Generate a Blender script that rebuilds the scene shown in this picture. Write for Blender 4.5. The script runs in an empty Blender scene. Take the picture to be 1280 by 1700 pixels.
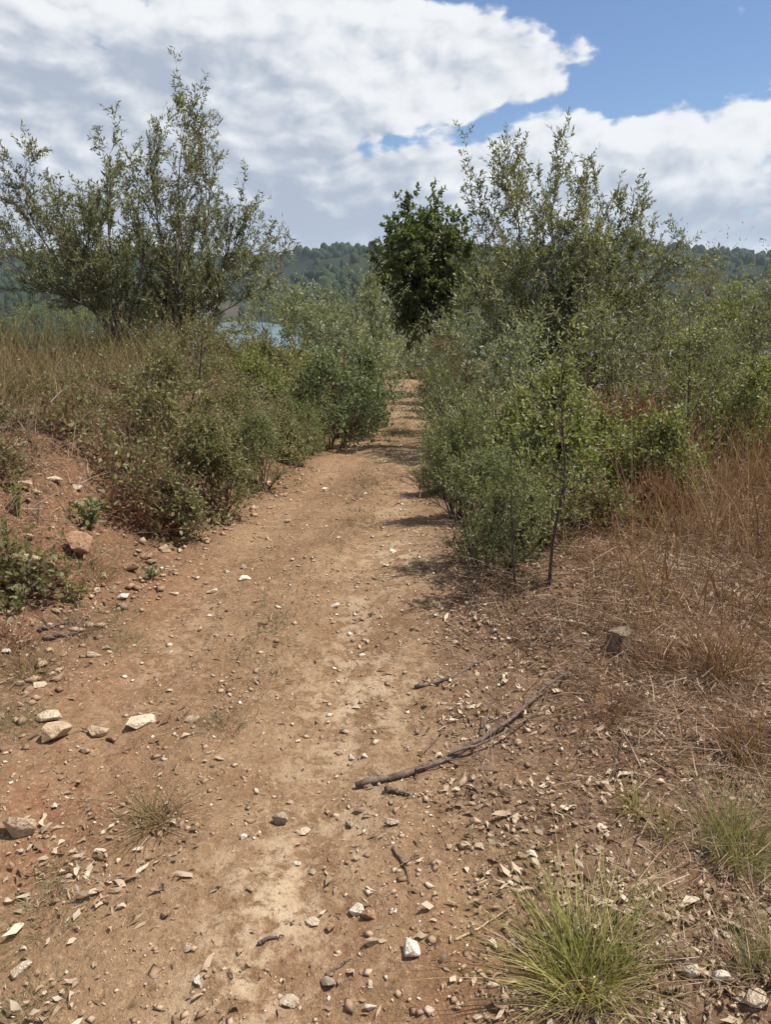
import bpy, bmesh, math
import numpy as np

R = math.radians
scene = bpy.context.scene
COL = scene.collection

# ------------------------------------------------------------------ camera
W0, H0, FPX = 1280.0, 1700.0, 1284.0
PITCH = R(16.5)
CAM_Z = 1.6
cam_data = bpy.data.cameras.new('camera')
cam_data.sensor_fit = 'VERTICAL'
cam_data.sensor_height = 24.0
cam_data.lens = 24.0 * FPX / H0
cam_data.clip_start = 0.05
cam_data.clip_end = 20000
cam = bpy.data.objects.new('camera', cam_data)
COL.objects.link(cam)
cam.location = (0, 0, CAM_Z)
cam.rotation_euler = (math.pi / 2 - PITCH, 0, 0)
scene.camera = cam

# ------------------------------------------------------------------ light
SUN_EL = R(62)
SUN_AZ = R(82)                 # clockwise from +Y (forward) towards +X (right)
sun_dir = np.array([math.sin(SUN_AZ) * math.cos(SUN_EL), math.cos(SUN_AZ) * math.cos(SUN_EL), math.sin(SUN_EL)])
from mathutils import Vector
sd = bpy.data.lights.new('sun', 'SUN')
sd.energy = 5.0
sd.angle = R(0.55)
sd.color = (1.0, 0.955, 0.88)
so = bpy.data.objects.new('sun', sd)
COL.objects.link(so)
so.rotation_euler = Vector(sun_dir).to_track_quat('Z', 'Y').to_euler()
so.location = (20, 15, 40)

scene.view_settings.view_transform = 'Standard'
scene.view_settings.look = 'None'
scene.view_settings.exposure = 0.5
scene.view_settings.gamma = 1.0
scene.view_settings.use_curve_mapping = False
scene.render.engine = 'CYCLES'
cy = scene.cycles
cy.max_bounces = 6
cy.diffuse_bounces = 3
cy.glossy_bounces = 2
cy.transmission_bounces = 3
cy.transparent_max_bounces = 4
cy.volume_bounces = 0
cy.use_denoising = True
cy.denoiser = 'OPENIMAGEDENOISE'
cy.denoising_input_passes = 'RGB_ALBEDO_NORMAL'
cy.denoising_prefilter = 'ACCURATE'
cy.sample_clamp_indirect = 6.0
scene.render.film_transparent = False


class NT:
    """small node-tree helper"""
    def __init__(self, tree):
        self.t = tree
        tree.nodes.clear()

    def n(self, typ, ins=None, **props):
        nd = self.t.nodes.new(typ)
        for k, v in props.items():
            setattr(nd, k, v)
        if ins:
            for k, v in ins.items():
                s = nd.inputs[k]
                if isinstance(v, bpy.types.NodeSocket):
                    self.t.links.new(v, s)
                else:
                    s.default_value = v
        return nd

    def m(self, op, a, b=None, c=None, clamp=False):
        nd = self.t.nodes.new('ShaderNodeMath')
        nd.operation = op
        nd.use_clamp = clamp
        for i, v in enumerate((a, b, c)):
            if v is None:
                continue
            if isinstance(v, bpy.types.NodeSocket):
                self.t.links.new(v, nd.inputs[i])
            else:
                nd.inputs[i].default_value = v
        return nd.outputs[0]

    def mix(self, f, a, b, blend='MIX'):
        nd = self.t.nodes.new('ShaderNodeMix')
        nd.data_type = 'RGBA'
        nd.blend_type = blend
        for s, v in ((nd.inputs[0], f), (nd.inputs[6], a), (nd.inputs[7], b)):
            if isinstance(v, bpy.types.NodeSocket):
                self.t.links.new(v, s)
            elif isinstance(v, (tuple, list)):
                s.default_value = (v[0], v[1], v[2], 1)
            else:
                s.default_value = v
        return nd.outputs[2]

    def ss(self, v, lo, hi, o0=0.0, o1=1.0):
        nd = self.t.nodes.new('ShaderNodeMapRange')
        nd.interpolation_type = 'SMOOTHSTEP'
        self.t.links.new(v, nd.inputs[0])
        for i, x in ((1, lo), (2, hi), (3, o0), (4, o1)):
            nd.inputs[i].default_value = x
        return nd.outputs[0]

    def noise(self, vec, scale, detail=4, rough=0.55, dist=0.0, off=None):
        if off is not None:
            vec = self.n('ShaderNodeVectorMath', {0: vec, 1: off}, operation='ADD').outputs[0]
        nd = self.n('ShaderNodeTexNoise', {'Scale': scale, 'Detail': detail, 'Roughness': rough, 'Distortion': dist})
        self.t.links.new(vec, nd.inputs['Vector'])
        return nd.outputs[0]


def px_azel(px, py):
    u, v = (px - W0 / 2) / FPX, (H0 / 2 - py) / FPX
    d = np.array([u, math.cos(PITCH) + v * math.sin(PITCH), -math.sin(PITCH) + v * math.cos(PITCH)])
    d /= np.linalg.norm(d)
    return math.atan2(d[0], d[1]), math.asin(d[2])


world = bpy.data.worlds.new('World')
scene.world = world
world.use_nodes = True
T = NT(world.node_tree)
out = T.n('ShaderNodeOutputWorld')
SKY_STRENGTH = 0.10
sky = T.n('ShaderNodeTexSky', sky_type='NISHITA', sun_disc=False, sun_elevation=SUN_EL, sun_rotation=SUN_AZ,
          altitude=100, air_density=1.0, dust_density=0.6, ozone_density=1.6)
tc = T.n('ShaderNodeTexCoord')
D = tc.outputs['Generated']
sep = T.n('ShaderNodeSeparateXYZ', {0: D})
AZ = T.m('ARCTAN2', sep.outputs[0], sep.outputs[1])
EL = T.m('ARCSINE', sep.outputs[2])


AE = T.n('ShaderNodeCombineXYZ', {0: AZ, 1: EL}).outputs[0]


def gauss(px, py, rx, ry, rot=0.0):
    """a soft blob of sky round one direction"""
    a, e = px_azel(px, py)
    mp = T.n('ShaderNodeMapping', {'Vector': AE, 'Location': (a, e, 0), 'Rotation': (0, 0, rot), 'Scale': (1.9 * rx / FPX, 1.9 * ry / FPX, 1)}, vector_type='TEXTURE')
    return T.n('ShaderNodeTexGradient', {0: mp.outputs[0]}, gradient_type='QUADRATIC_SPHERE').outputs['Fac']


def total(terms):
    acc = 0.0
    for sk, amp in terms:
        acc = T.m('MULTIPLY_ADD', sk, amp, acc)
    return acc


# cloud cover: broken cumulus all round, with the blue gaps where they are
cover_bias = total([
    (gauss(1180, 70, 250, 80), -0.60), (gauss(900, -15, 190, 52), -0.55), (gauss(985, 170, 130, 26, 0.1), -0.42),
    (gauss(645, 236, 105, 28, 0.1), -0.66), (gauss(810, 206, 105, 24, 0.2), -0.62),
    (gauss(720, 115, 290, 66, 0.1), 0.32), (gauss(905, 85, 95, 30, 0.1), 0.26),
    (gauss(280, 150, 520, 230), 0.46), (gauss(560, 25, 200, 40), 0.16), (gauss(1150, 285, 340, 95), 0.36), (gauss(520, 360, 520, 130), 0.36),
    (gauss(940, 215, 60, 36), 0.12), (gauss(710, 260, 60, 36), 0.14), (gauss(1240, 195, 120, 40), 0.16),
])
st = T.n('ShaderNodeVectorMath', {0: D, 1: (1.0, 1.0, 1.75)}, operation='MULTIPLY').outputs[0]
wn = T.n('ShaderNodeTexNoise', {'Vector': st, 'Scale': 5.0, 'Detail': 2.0, 'Roughness': 0.5})
wv0 = T.n('ShaderNodeVectorMath', {0: wn.outputs['Color'], 1: (0.5, 0.5, 0.5)}, operation='SUBTRACT').outputs[0]
stw = T.n('ShaderNodeVectorMath', {0: wv0, 1: (0.06, 0.06, 0.06), 2: st}, operation='MULTIPLY_ADD').outputs[0]


def cover(vec, offset, detail):
    v = T.n('ShaderNodeVectorMath', {0: vec, 1: offset}, operation='ADD').outputs[0]
    mid = T.noise(v, 9.0, detail, 0.56)
    vo = T.n('ShaderNodeTexVoronoi', {'Vector': v, 'Scale': 22.0}, feature='F1')
    mid = T.m('MULTIPLY_ADD', vo.outputs['Distance'], -0.30, T.m('ADD', mid, 0.12))
    bil = T.m('ABSOLUTE', T.m('MULTIPLY_ADD', T.noise(v, 20.0, 3, 0.5, off=(1.3, 4.1, 2.2)), 2.0, -1.0))
    return T.m('MULTIPLY_ADD', bil, -0.45, T.m('MULTIPLY_ADD', mid, 1.25, -0.52))


c_noise = cover(stw, (0, 0, 0), 9)
c0 = T.m('ADD', c_noise, T.m('ADD', cover_bias, -0.02))
c_up = cover(stw, (0.012, 0.003, 0.022), 5)
dens = T.ss(c0, -0.13, 0.08)
thick = T.ss(c0, 0.0, 0.55)
lit = T.m('SUBTRACT', c_up, c_noise)                 # thicker cloud towards the sun: shaded
grey_bias = total([
    (gauss(110, 130, 300, 70), 0.42), (gauss(480, 330, 170, 90), 0.50), (gauss(1220, 365, 170, 62), 0.45), (gauss(360, 105, 180, 40), 0.30),
    (gauss(60, 330, 280, 80), 0.55), (gauss(640, 390, 800, 40), 0.34), (gauss(950, 330, 200, 60), 0.22), (gauss(700, 330, 90, 50), 0.15),
    (gauss(720, 115, 260, 70), -0.22), (gauss(1100, 215, 260, 45), -0.22), (gauss(250, 25, 400, 36), -0.20),
])
gn = T.noise(stw, 5.5, 4, 0.5, 0.0, off=(7.3, 2.2, 5.0))
shade = T.m('MULTIPLY_ADD', T.m('SUBTRACT', gn, 0.5), 0.75, T.m('MULTIPLY_ADD', thick, 0.16, grey_bias))
shade = T.m('MULTIPLY_ADD', lit, 1.25, shade)
shade = T.ss(shade, -0.25, 0.75)
k = 0.69 / SKY_STRENGTH
cl = T.mix(shade, (0.94 * k, 0.955 * k, 0.975 * k), (0.44 * k, 0.50 * k, 0.61 * k))
sky_c = T.mix(1.0, sky.outputs[0], (0.58, 0.67, 0.82), 'MULTIPLY')
hz = T.ss(EL, 0.0, 0.12, 0.6, 0.0)
sky_h = T.mix(hz, sky_c, (0.66 * k, 0.74 * k, 0.86 * k))
skycol = T.mix(dens, sky_h, cl)
bg = T.n('ShaderNodeBackground', {'Color': skycol, 'Strength': SKY_STRENGTH})
T.t.links.new(bg.outputs[0], out.inputs[0])
world.cycles.sampling_method = 'MANUAL'
world.cycles.sample_map_resolution = 256


# ------------------------------------------------------------------ maths
def rng_(seed):
    return np.random.default_rng(seed)


_perm = rng_(5).permutation(512).astype(np.int64)
_grad = np.stack([np.cos(np.linspace(0, 2 * np.pi, 64, endpoint=False)), np.sin(np.linspace(0, 2 * np.pi, 64, endpoint=False))], 1)


def perlin(x, y, seed=0):
    x = np.asarray(x, float) + 37.1 * seed
    y = np.asarray(y, float) + 11.7 * seed
    xi, yi = np.floor(x).astype(np.int64), np.floor(y).astype(np.int64)
    xf, yf = x - xi, y - yi

    def g(ix, iy, fx, fy):
        hsh = _perm[(_perm[ix & 511] + iy) & 511] & 63
        gr = _grad[hsh]
        return gr[..., 0] * fx + gr[..., 1] * fy
    u = xf * xf * xf * (xf * (xf * 6 - 15) + 10)
    v = yf * yf * yf * (yf * (yf * 6 - 15) + 10)
    a = g(xi, yi, xf, yf); b = g(xi + 1, yi, xf - 1, yf)
    c = g(xi, yi + 1, xf, yf - 1); d = g(xi + 1, yi + 1, xf - 1, yf - 1)
    return (a + u * (b - a)) + v * ((c + u * (d - c)) - (a + u * (b - a)))


def fbm(x, y, octaves=4, seed=0, gain=0.5):
    s, a, f = 0, 1.0, 1.0
    for i in range(octaves):
        s = s + a * perlin(x * f, y * f, seed + i)
        a *= gain
        f *= 2.03
    return s


def sstep(a, b, x):
    t = np.clip((np.asarray(x, float) - a) / (b - a), 0, 1)
    return t * t * (3 - 2 * t)


def path_c(y):
    return np.interp(y, [-6, 0, 1.4, 2.3, 3.7, 5, 7, 10, 14, 20, 26, 30, 36, 42], [-0.5, -0.55, -0.58, -0.62, -0.58, -0.45, -0.22, -0.05, 0.24, 0.55, 0.6, 0.4, -0.6, -2.2])


def path_w(y):
    return np.interp(y, [-6, 0, 2.3, 3.7, 5, 7, 10, 14, 20, 30, 42], [1.0, 0.95, 0.85, 0.76, 0.72, 0.68, 0.68, 0.66, 0.62, 0.6, 0.6])


def prof(y):
    return np.interp(y, [-60, 0, 4, 7, 10, 14, 20, 26, 30, 36, 60], [0.6, 0, 0, -0.18, -0.46, -0.84, -1.25, -1.5, -1.62, -1.9, -3.2])


def edge_d(x, y):
    """distance outside the track's edge, minus inside; the edge wanders"""
    wob = 0.10 * perlin(x * 0.3 + 3, y * 1.1, 21) + 0.06 * perlin(x * 0.8, y * 3.1, 22)
    return np.abs(x - path_c(y)) - (path_w(y) + wob)


def height(x, y):
    x = np.asarray(x, float)
    y = np.asarray(y, float)
    dx = x - path_c(y)
    e = edge_d(x, y)
    off = sstep(-0.1, 0.35, e)
    z = prof(y)
    B = np.interp(y, [-10, 0.5, 2.0, 3.0, 4.2, 6, 9, 12, 18, 26, 40, 70], [0.05, 0.07, 0.22, 0.42, 0.56, 0.70, 0.95, 1.12, 1.0, 0.8, 0.4, 0.0])
    left = sstep(0.0, 1.0, (-dx - path_w(y) - 0.02) / np.interp(y, [0, 2.5, 4.5, 7], [1.1, 1.0, 1.15, 1.5]))
    z = z + B * left
    z = z + 0.12 * sstep(1.5, 9, -dx) - 0.5 * sstep(10, 30, -dx)
    z = z + 0.06 * sstep(0.1, 0.9, dx - path_w(y)) * np.clip(y / 4, 0, 1) + 0.35 * sstep(1.5, 9, dx) * sstep(4, 12, y)
    near = 1 - sstep(20, 60, np.hypot(x, y))
    bank = left * (1 - sstep(1.3, 2.4, -dx - path_w(y))) * sstep(1.5, 4, y) * near
    z = z + 0.045 * fbm(x * 0.55, y * 0.55, 2, 1)
    z = z + off * near * (0.045 * fbm(x * 2.2, y * 2.2, 3, 4) + 0.016 * fbm(x * 9, y * 9, 2, 8))
    z = z + bank * (0.16 * fbm(x * 3.3, y * 3.3, 3, 31) + 0.10 * np.abs(fbm(x * 6, y * 6, 3, 35)))
    z = z + near * (0.016 * fbm(x * 4, y * 4, 3, 11) + 0.010 * fbm(x * 9, y * 9, 2, 15))
    close = 1 - sstep(3.5, 7.0, np.hypot(x, y))
    rough_ = 0.45 + 0.9 * sstep(-0.3, 0.5, fbm(x * 1.7, y * 1.7, 2, 131))
    z = z + close * rough_ * (0.0075 * fbm(x * 22, y * 22, 2, 17) + 0.004 * np.abs(fbm(x * 41, y * 41, 1, 19)))
    # faint wheel ruts either side of the grassy crown
    rut = np.exp(-((np.abs(dx) - 0.42) / 0.2) ** 2)
    z = z - 0.03 * rut * near
    # land falls away to the lake
    r = y - 0.30 * x + 6 * fbm(x * 0.02, y * 0.02, 2, 44)
    z = z - 36.0 * (1 - np.exp(-np.maximum(r - 30, 0) / 170.0)) * np.clip((r - 30) / 40, 0, 1)
    return z


def at(px, py, Y):
    u, v = (px - W0 / 2) / FPX, (H0 / 2 - py) / FPX
    d = np.array([u, math.cos(PITCH) + v * math.sin(PITCH), -math.sin(PITCH) + v * math.cos(PITCH)])
    return np.array([0, 0, CAM_Z]) + d * (Y / d[1])


def gp(px, py):
    """the point of the ground seen there"""
    lo, prev = 0.3, None
    Y = 0.5
    while Y < 60:
        p = at(px, py, Y)
        if p[2] < float(height(p[0], p[1])):
            a, b = Y / 1.02, Y
            for _ in range(20):
                m = 0.5 * (a + b)
                p = at(px, py, m)
                if p[2] < float(height(p[0], p[1])):
                    b = m
                else:
                    a = m
            return at(px, py, b)
        Y *= 1.02
    return at(px, py, 60)


# ------------------------------------------------------------------ mesh helpers
def build_mesh(name, verts, faces, mat, attrs=None, smooth=False):
    """faces: list of int arrays (n,3)/(n,4)"""
    if not isinstance(faces, (list, tuple)):
        faces = [faces]
    faces = [f for f in faces if len(f)]
    me = bpy.data.meshes.new(name)
    verts = np.ascontiguousarray(verts, dtype=np.float32)
    me.vertices.add(len(verts))
    me.vertices.foreach_set('co', verts.ravel())
    loops = np.concatenate([f.ravel() for f in faces]).astype(np.int32)
    sizes = np.concatenate([np.full(len(f), f.shape[1], np.int32) for f in faces])
    starts = np.concatenate([[0], np.cumsum(sizes)[:-1]]).astype(np.int32)
    me.loops.add(len(loops))
    me.loops.foreach_set('vertex_index', loops)
    me.polygons.add(len(sizes))
    me.polygons.foreach_set('loop_start', starts)
    me.polygons.foreach_set('loop_total', sizes)
    if smooth:
        me.polygons.foreach_set('use_smooth', np.ones(len(sizes), bool))
    if attrs:
        for k, v in attrs.items():
            a = me.attributes.new(k, 'FLOAT', 'POINT')
            a.data.foreach_set('value', np.ascontiguousarray(v, np.float32))
    me.update(calc_edges=True)
    me.materials.append(mat)
    return me


def link(name, me, parent=None, loc=None):
    o = bpy.data.objects.new(name, me)
    COL.objects.link(o)
    if parent is not None:
        o.parent = parent
    if loc is not None:
        o.location = loc
    return o


def tag(o, label, cat, group=None, kind=None):
    o['label'] = label
    if cat:
        o['category'] = cat
    if group:
        o['group'] = group
    if kind:
        o['kind'] = kind
    return o


def thing(name, label, cat, loc, group=None):
    o = link(name, None, None, [float(v) for v in loc])
    o.empty_display_size = 0.1
    return tag(o, label, cat, group)


def unit(v):
    return v / np.maximum(np.linalg.norm(v, axis=-1, keepdims=True), 1e-9)


def tubes(P, Rad, S=4):
    """P (N,K,3), Rad (N,K) -> verts, quads"""
    N, K, _ = P.shape
    t = unit(np.gradient(P, axis=1))
    ref = np.where(np.abs(t[..., 2:3]) > 0.9, np.array([1.0, 0, 0]), np.array([0, 0, 1.0]))
    a = unit(np.cross(t, ref))
    b = np.cross(t, a)
    ang = np.linspace(0, 2 * np.pi, S, endpoint=False)
    V = P[:, :, None, :] + Rad[:, :, None, None] * (np.cos(ang)[None, None, :, None] * a[:, :, None, :] + np.sin(ang)[None, None, :, None] * b[:, :, None, :])
    idx = np.arange(N * K * S).reshape(N, K, S)
    q = np.stack([idx[:, :-1, :], np.roll(idx, -1, 2)[:, :-1, :], np.roll(idx, -1, 2)[:, 1:, :], idx[:, 1:, :]], -1).reshape(-1, 4)
    return V.reshape(-1, 3), q


def join(parts):
    vs, fs, o = [], [], 0
    for v, f in parts:
        vs.append(v)
        fs.append(f + o)
        o += len(v)
    return np.concatenate(vs), fs


def along(P, t):
    """point and tangent of polylines P (M,K,3) at t (M,)"""
    K = P.shape[1]
    s = np.clip(t, 0, 0.9999) * (K - 1)
    i = s.astype(int)
    f = (s - i)[:, None]
    r = np.arange(len(P))
    a, b = P[r, i], P[r, i + 1]
    return a + (b - a) * f, unit(b - a)


def spawn(g, P, Rad, n, t0, t1, ang, length, fall, K, up, jit, rscale, tap=0.75, rmin=0.001):
    """grow n children on each polyline"""
    N = len(P)
    idx = np.repeat(np.arange(N), n)
    M = len(idx)
    t = g.uniform(t0, t1, M)
    pos, tan = along(P[idx], t)
    rv = g.normal(size=(M, 3))
    perp = unit(rv - (rv * tan).sum(1, keepdims=True) * tan)
    a = ang * (1 + 0.3 * g.normal(size=M))
    d = np.cos(a)[:, None] * tan + np.sin(a)[:, None] * perp
    L = (np.asarray(length)[idx] if np.ndim(length) else np.full(M, length)) * (1 - fall * t) * g.uniform(0.55, 1.25, M)
    s = np.linspace(0, 1, K)[None, :, None]
    w = g.normal(size=(M, 1, 3)) * jit
    C = pos[:, None, :] + L[:, None, None] * (d[:, None, :] * s + (np.array([0, 0, up]) + w) * s * s)
    rp = Rad[idx, np.clip((t * (P.shape[1] - 1)).astype(int), 0, P.shape[1] - 1)]
    r0 = np.maximum(rp * rscale, rmin)
    CR = r0[:, None] * (1 - tap * np.linspace(0, 1, K)[None, :])
    return C, CR, L


def leaves(g, P, per, ln, wd, spread=0.9, t0=0.1, upb=0.5, shape='lance', fold=0.18, droop=0.0):
    N = len(P)
    idx = np.repeat(np.arange(N), per)
    M = len(idx)
    pos, tan = along(P[idx], g.uniform(t0, 1.0, M))
    rv = g.normal(size=(M, 3))
    perp = unit(rv - (rv * tan).sum(1, keepdims=True) * tan)
    a = spread * (1 + 0.35 * g.normal(size=M))
    d = unit(np.cos(a)[:, None] * tan + np.sin(a)[:, None] * perp + np.array([0, 0, -droop]))
    nr = unit(g.normal(size=(M, 3)) + np.array([0.2, 0.1, upb * 2]))
    side = unit(np.cross(d, nr))
    nr = np.cross(side, d)
    l = (ln * np.clip(np.exp(g.normal(size=M) * 0.32), 0.4, 1.8))[:, None]
    w = (wd * g.uniform(0.7, 1.2, M))[:, None]
    rnd = g.uniform(0, 1, M)
    if shape == 'lance':
        mid = pos + d * l * 0.45 + nr * w * fold
        V = np.stack([pos, mid + side * w * 0.5, pos + d * l, mid - side * w * 0.5], 1)
        base = np.arange(M)[:, None] * 4
        F = np.concatenate([base + np.array([[0, 1, 2]]), base + np.array([[0, 2, 3]])])
        k = 4
    else:
        V = np.stack([pos, pos + d * l * .3 + side * w * .48 + nr * w * fold, pos + d * l * .72 + side * w * .42 + nr * w * fold, pos + d * l,
                      pos + d * l * .72 - side * w * .42 + nr * w * fold, pos + d * l * .3 - side * w * .48 + nr * w * fold], 1)
        base = np.arange(M)[:, None] * 6
        F = np.concatenate([base + np.array([[0, 1, 2]]), base + np.array([[0, 2, 3]]), base + np.array([[0, 3, 4]]), base + np.array([[0, 4, 5]])])
        k = 6
    return V.reshape(-1, 3), F, np.repeat(rnd, k)


def blades(g, base, d0, L, wd, bend, K=4, rnd=None, lateral=0.0):
    """grass blades: base (N,3), initial dir (N,3), length, width; they arch over"""
    N = len(base)
    s = np.linspace(0, 1, K)[None, :, None]
    hor = d0.copy(); hor[:, 2] = 0
    hor = unit(hor + 1e-4)
    C = base[:, None, :] + L[:, None, None] * (d0[:, None, :] * s + bend[:, None, None] * (hor[:, None, :] * 0.6 + np.array([0, 0, -0.55])) * s * s
                                               + lateral * g.normal(size=(N, 1, 3)) * s * s)
    rv = g.normal(size=(N, 3))
    side = unit(np.cross(d0, rv))
    w = (wd[:, None] * (1 - 0.88 * np.linspace(0, 1, K)[None, :] ** 1.3))[..., None] * 0.5
    V = np.stack([C + side[:, None, :] * w, C - side[:, None, :] * w], 2)     # N,K,2,3
    idx = np.arange(N * K * 2).reshape(N, K, 2)
    F = np.stack([idx[:, :-1, 0], idx[:, :-1, 1], idx[:, 1:, 1], idx[:, 1:, 0]], -1).reshape(-1, 4)
    r = g.uniform(0, 1, N) if rnd is None else rnd
    return V.reshape(-1, 3), F, np.repeat(r, K * 2)


# ------------------------------------------------------------------ materials
def new_mat(name):
    m = bpy.data.materials.new(name)
    m.use_nodes = True
    return m, NT(m.node_tree)


def ramp(N, fac, cols):
    nd = N.n('ShaderNodeValToRGB', {0: fac})
    cr = nd.color_ramp
    while len(cr.elements) < len(cols):
        cr.elements.new(0.5)
    for i, (p, c) in enumerate(cols):
        cr.elements[i].position = p
        cr.elements[i].color = (c[0], c[1], c[2], 1)
    return nd.outputs[0]


def leaf_mat(name, cols, transl=0.28, rough=0.5, spec=0.35, noise_scale=2.5):
    m, N = new_mat(name)
    o = N.n('ShaderNodeOutputMaterial')
    at_ = N.n('ShaderNodeAttribute', attribute_name='rnd')
    geo = N.n('ShaderNodeTexCoord')
    nz = N.noise(geo.outputs['Object'], noise_scale, 2, 0.5)
    f = N.m('ADD', N.m('MULTIPLY', at_.outputs['Fac'], 0.75), N.m('MULTIPLY', N.m('SUBTRACT', nz, 0.5), 0.9))
    f = N.m('ADD', f, 0.12, clamp=True)
    c = ramp(N, f, cols)
    p = N.n('ShaderNodeBsdfPrincipled', {'Base Color': c, 'Roughness': rough, 'Specular IOR Level': spec})
    tcol = N.mix(1.0, c, (1.05, 1.15, 0.55), 'MULTIPLY')
    t = N.n('ShaderNodeBsdfTranslucent', {'Color': tcol})
    mx = N.n('ShaderNodeMixShader', {0: transl, 1: p.outputs[0], 2: t.outputs[0]})
    N.t.links.new(mx.outputs[0], o.inputs[0])
    return m


def bark_mat(name, a, b, scale=30):
    m, N = new_mat(name)
    o = N.n('ShaderNodeOutputMaterial')
    g = N.n('ShaderNodeTexCoord')
    n1 = N.noise(g.outputs['Object'], scale, 5, 0.65, 0.5)
    c = N.mix(N.ss(n1, 0.3, 0.7), a, b)
    bp = N.n('ShaderNodeBump', {'Height': n1, 'Strength': 0.7, 'Distance': 0.01})
    p = N.n('ShaderNodeBsdfPrincipled', {'Base Color': c, 'Roughness': 0.85, 'Specular IOR Level': 0.2, 'Normal': bp.outputs[0]})
    N.t.links.new(p.outputs[0], o.inputs[0])
    return m


def rock_mat(name, a, b, c3, scale=3.2, stain=0.35):
    m, N = new_mat(name)
    o = N.n('ShaderNodeOutputMaterial')
    g = N.n('ShaderNodeTexCoord')
    info = N.n('ShaderNodeObjectInfo')
    v = N.n('ShaderNodeVectorMath', {0: g.outputs['Object'], 1: info.outputs['Random']}, operation='ADD').outputs[0]
    n1 = N.noise(v, scale, 6, 0.65, 0.3)
    n2 = N.noise(v, scale * 3.1, 4, 0.6, 0.0, off=(4, 2, 9))
    col = N.mix(N.ss(n1, 0.35, 0.65), a, b)
    col = N.mix(N.m('MULTIPLY', N.ss(n2, 0.5, 0.68), stain), col, c3)
    bp = N.n('ShaderNodeBump', {'Height': N.m('ADD', n1, N.m('MULTIPLY', n2, 0.6)), 'Strength': 0.7, 'Distance': 0.035})
    p = N.n('ShaderNodeBsdfPrincipled', {'Base Color': col, 'Roughness': 0.85, 'Specular IOR Level': 0.25, 'Normal': bp.outputs[0]})
    N.t.links.new(p.outputs[0], o.inputs[0])
    return m


def soil_mat():
    m, N = new_mat('soil')
    o = N.n('ShaderNodeOutputMaterial')
    g = N.n('ShaderNodeTexCoord')
    P = g.outputs['Object']
    trk = N.n('ShaderNodeAttribute', attribute_name='track').outputs['Fac']
    pale = N.n('ShaderNodeAttribute', attribute_name='pale').outputs['Fac']
    red = N.n('ShaderNodeAttribute', attribute_name='red').outputs['Fac']
    n1 = N.noise(P, 1.6, 5, 0.6, 0.2)
    n2 = N.noise(P, 9.0, 6, 0.65, 0.3, off=(5, 1, 3))
    n3 = N.noise(P, 55.0, 4, 0.7, 0.0, off=(2, 8, 1))
    n4 = N.noise(P, 190.0, 3, 0.7, 0.0, off=(9, 8, 1))
    n5 = N.noise(P, 22.0, 5, 0.7, 0.4, off=(1, 6, 4))
    dirt = N.mix(N.ss(n1, 0.32, 0.68), (0.168, 0.098, 0.052), (0.242, 0.154, 0.088))
    dirt = N.mix(N.m('MULTIPLY', N.ss(n2, 0.48, 0.72), 0.6), dirt, (0.30, 0.203, 0.122))
    wild = N.mix(N.ss(n2, 0.35, 0.65), (0.10, 0.058, 0.034), (0.172, 0.108, 0.067))
    col = N.mix(trk, wild, dirt)
    col = N.mix(N.m('MULTIPLY', red, N.ss(n2, 0.3, 0.62)), col, (0.18, 0.082, 0.042))
    pf = N.m('MULTIPLY', pale, N.ss(N.m('ADD', n2, N.m('MULTIPLY', n5, 0.6)), 0.72, 0.92))
    col = N.mix(pf, col, (0.43, 0.325, 0.215))
    col = N.mix(N.m('MULTIPLY', N.ss(n5, 0.52, 0.66), 0.5), col, (0.285, 0.188, 0.11))
    col = N.mix(N.m('MULTIPLY', N.ss(n5, 0.46, 0.34), 0.5), col, (0.09, 0.049, 0.026))
    # fine grit, light and dark crumbs
    col = N.mix(N.m('MULTIPLY', N.ss(n3, 0.54, 0.70), 0.6), col, (0.42, 0.29, 0.18))
    col = N.mix(N.m('MULTIPLY', N.ss(n3, 0.47, 0.30), 0.55), col, (0.085, 0.045, 0.025))
    col = N.mix(N.m('MULTIPLY', N.ss(n4, 0.56, 0.72), 0.4), col, (0.46, 0.33, 0.215))
    col = N.mix(N.m('MULTIPLY', N.ss(n4, 0.44, 0.30), 0.35), col, (0.08, 0.042, 0.025))
    hgt = N.m('ADD', N.m('ADD', N.m('MULTIPLY_ADD', n5, 0.9, N.m('MULTIPLY', n2, 0.8)), N.m('MULTIPLY', n3, 0.7)), N.m('MULTIPLY', n4, 0.25))
    bp = N.n('ShaderNodeBump', {'Height': hgt, 'Strength': 0.8, 'Distance': 0.02})
    p = N.n('ShaderNodeBsdfPrincipled', {'Base Color': col, 'Roughness': 0.95, 'Specular IOR Level': 0.1, 'Normal': bp.outputs[0]})
    N.t.links.new(p.outputs[0], o.inputs[0])
    return m


M_SOIL = soil_mat()
M_OLIVE = leaf_mat('olive_leaf', [(0.0, (0.085, 0.088, 0.043)), (0.45, (0.16, 0.158, 0.085)), (0.8, (0.255, 0.245, 0.155)), (1.0, (0.41, 0.39, 0.30))], 0.4, 0.45, 0.4)
M_OLIVE2 = leaf_mat('grey_olive_leaf', [(0.0, (0.115, 0.122, 0.066)), (0.45, (0.205, 0.212, 0.125)), (0.8, (0.30, 0.305, 0.20)), (1.0, (0.42, 0.42, 0.32))], 0.4, 0.45, 0.4)
M_OAK = leaf_mat('oak_leaf', [(0.0, (0.05, 0.065, 0.023)), (0.5, (0.105, 0.128, 0.045)), (1.0, (0.21, 0.225, 0.09))], 0.38, 0.45, 0.4, 1.2)
M_BROOM = leaf_mat('broom_leaf', [(0.0, (0.11, 0.13, 0.052)), (0.5, (0.205, 0.22, 0.10)), (1.0, (0.33, 0.33, 0.175))], 0.42, 0.5, 0.3)
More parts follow.
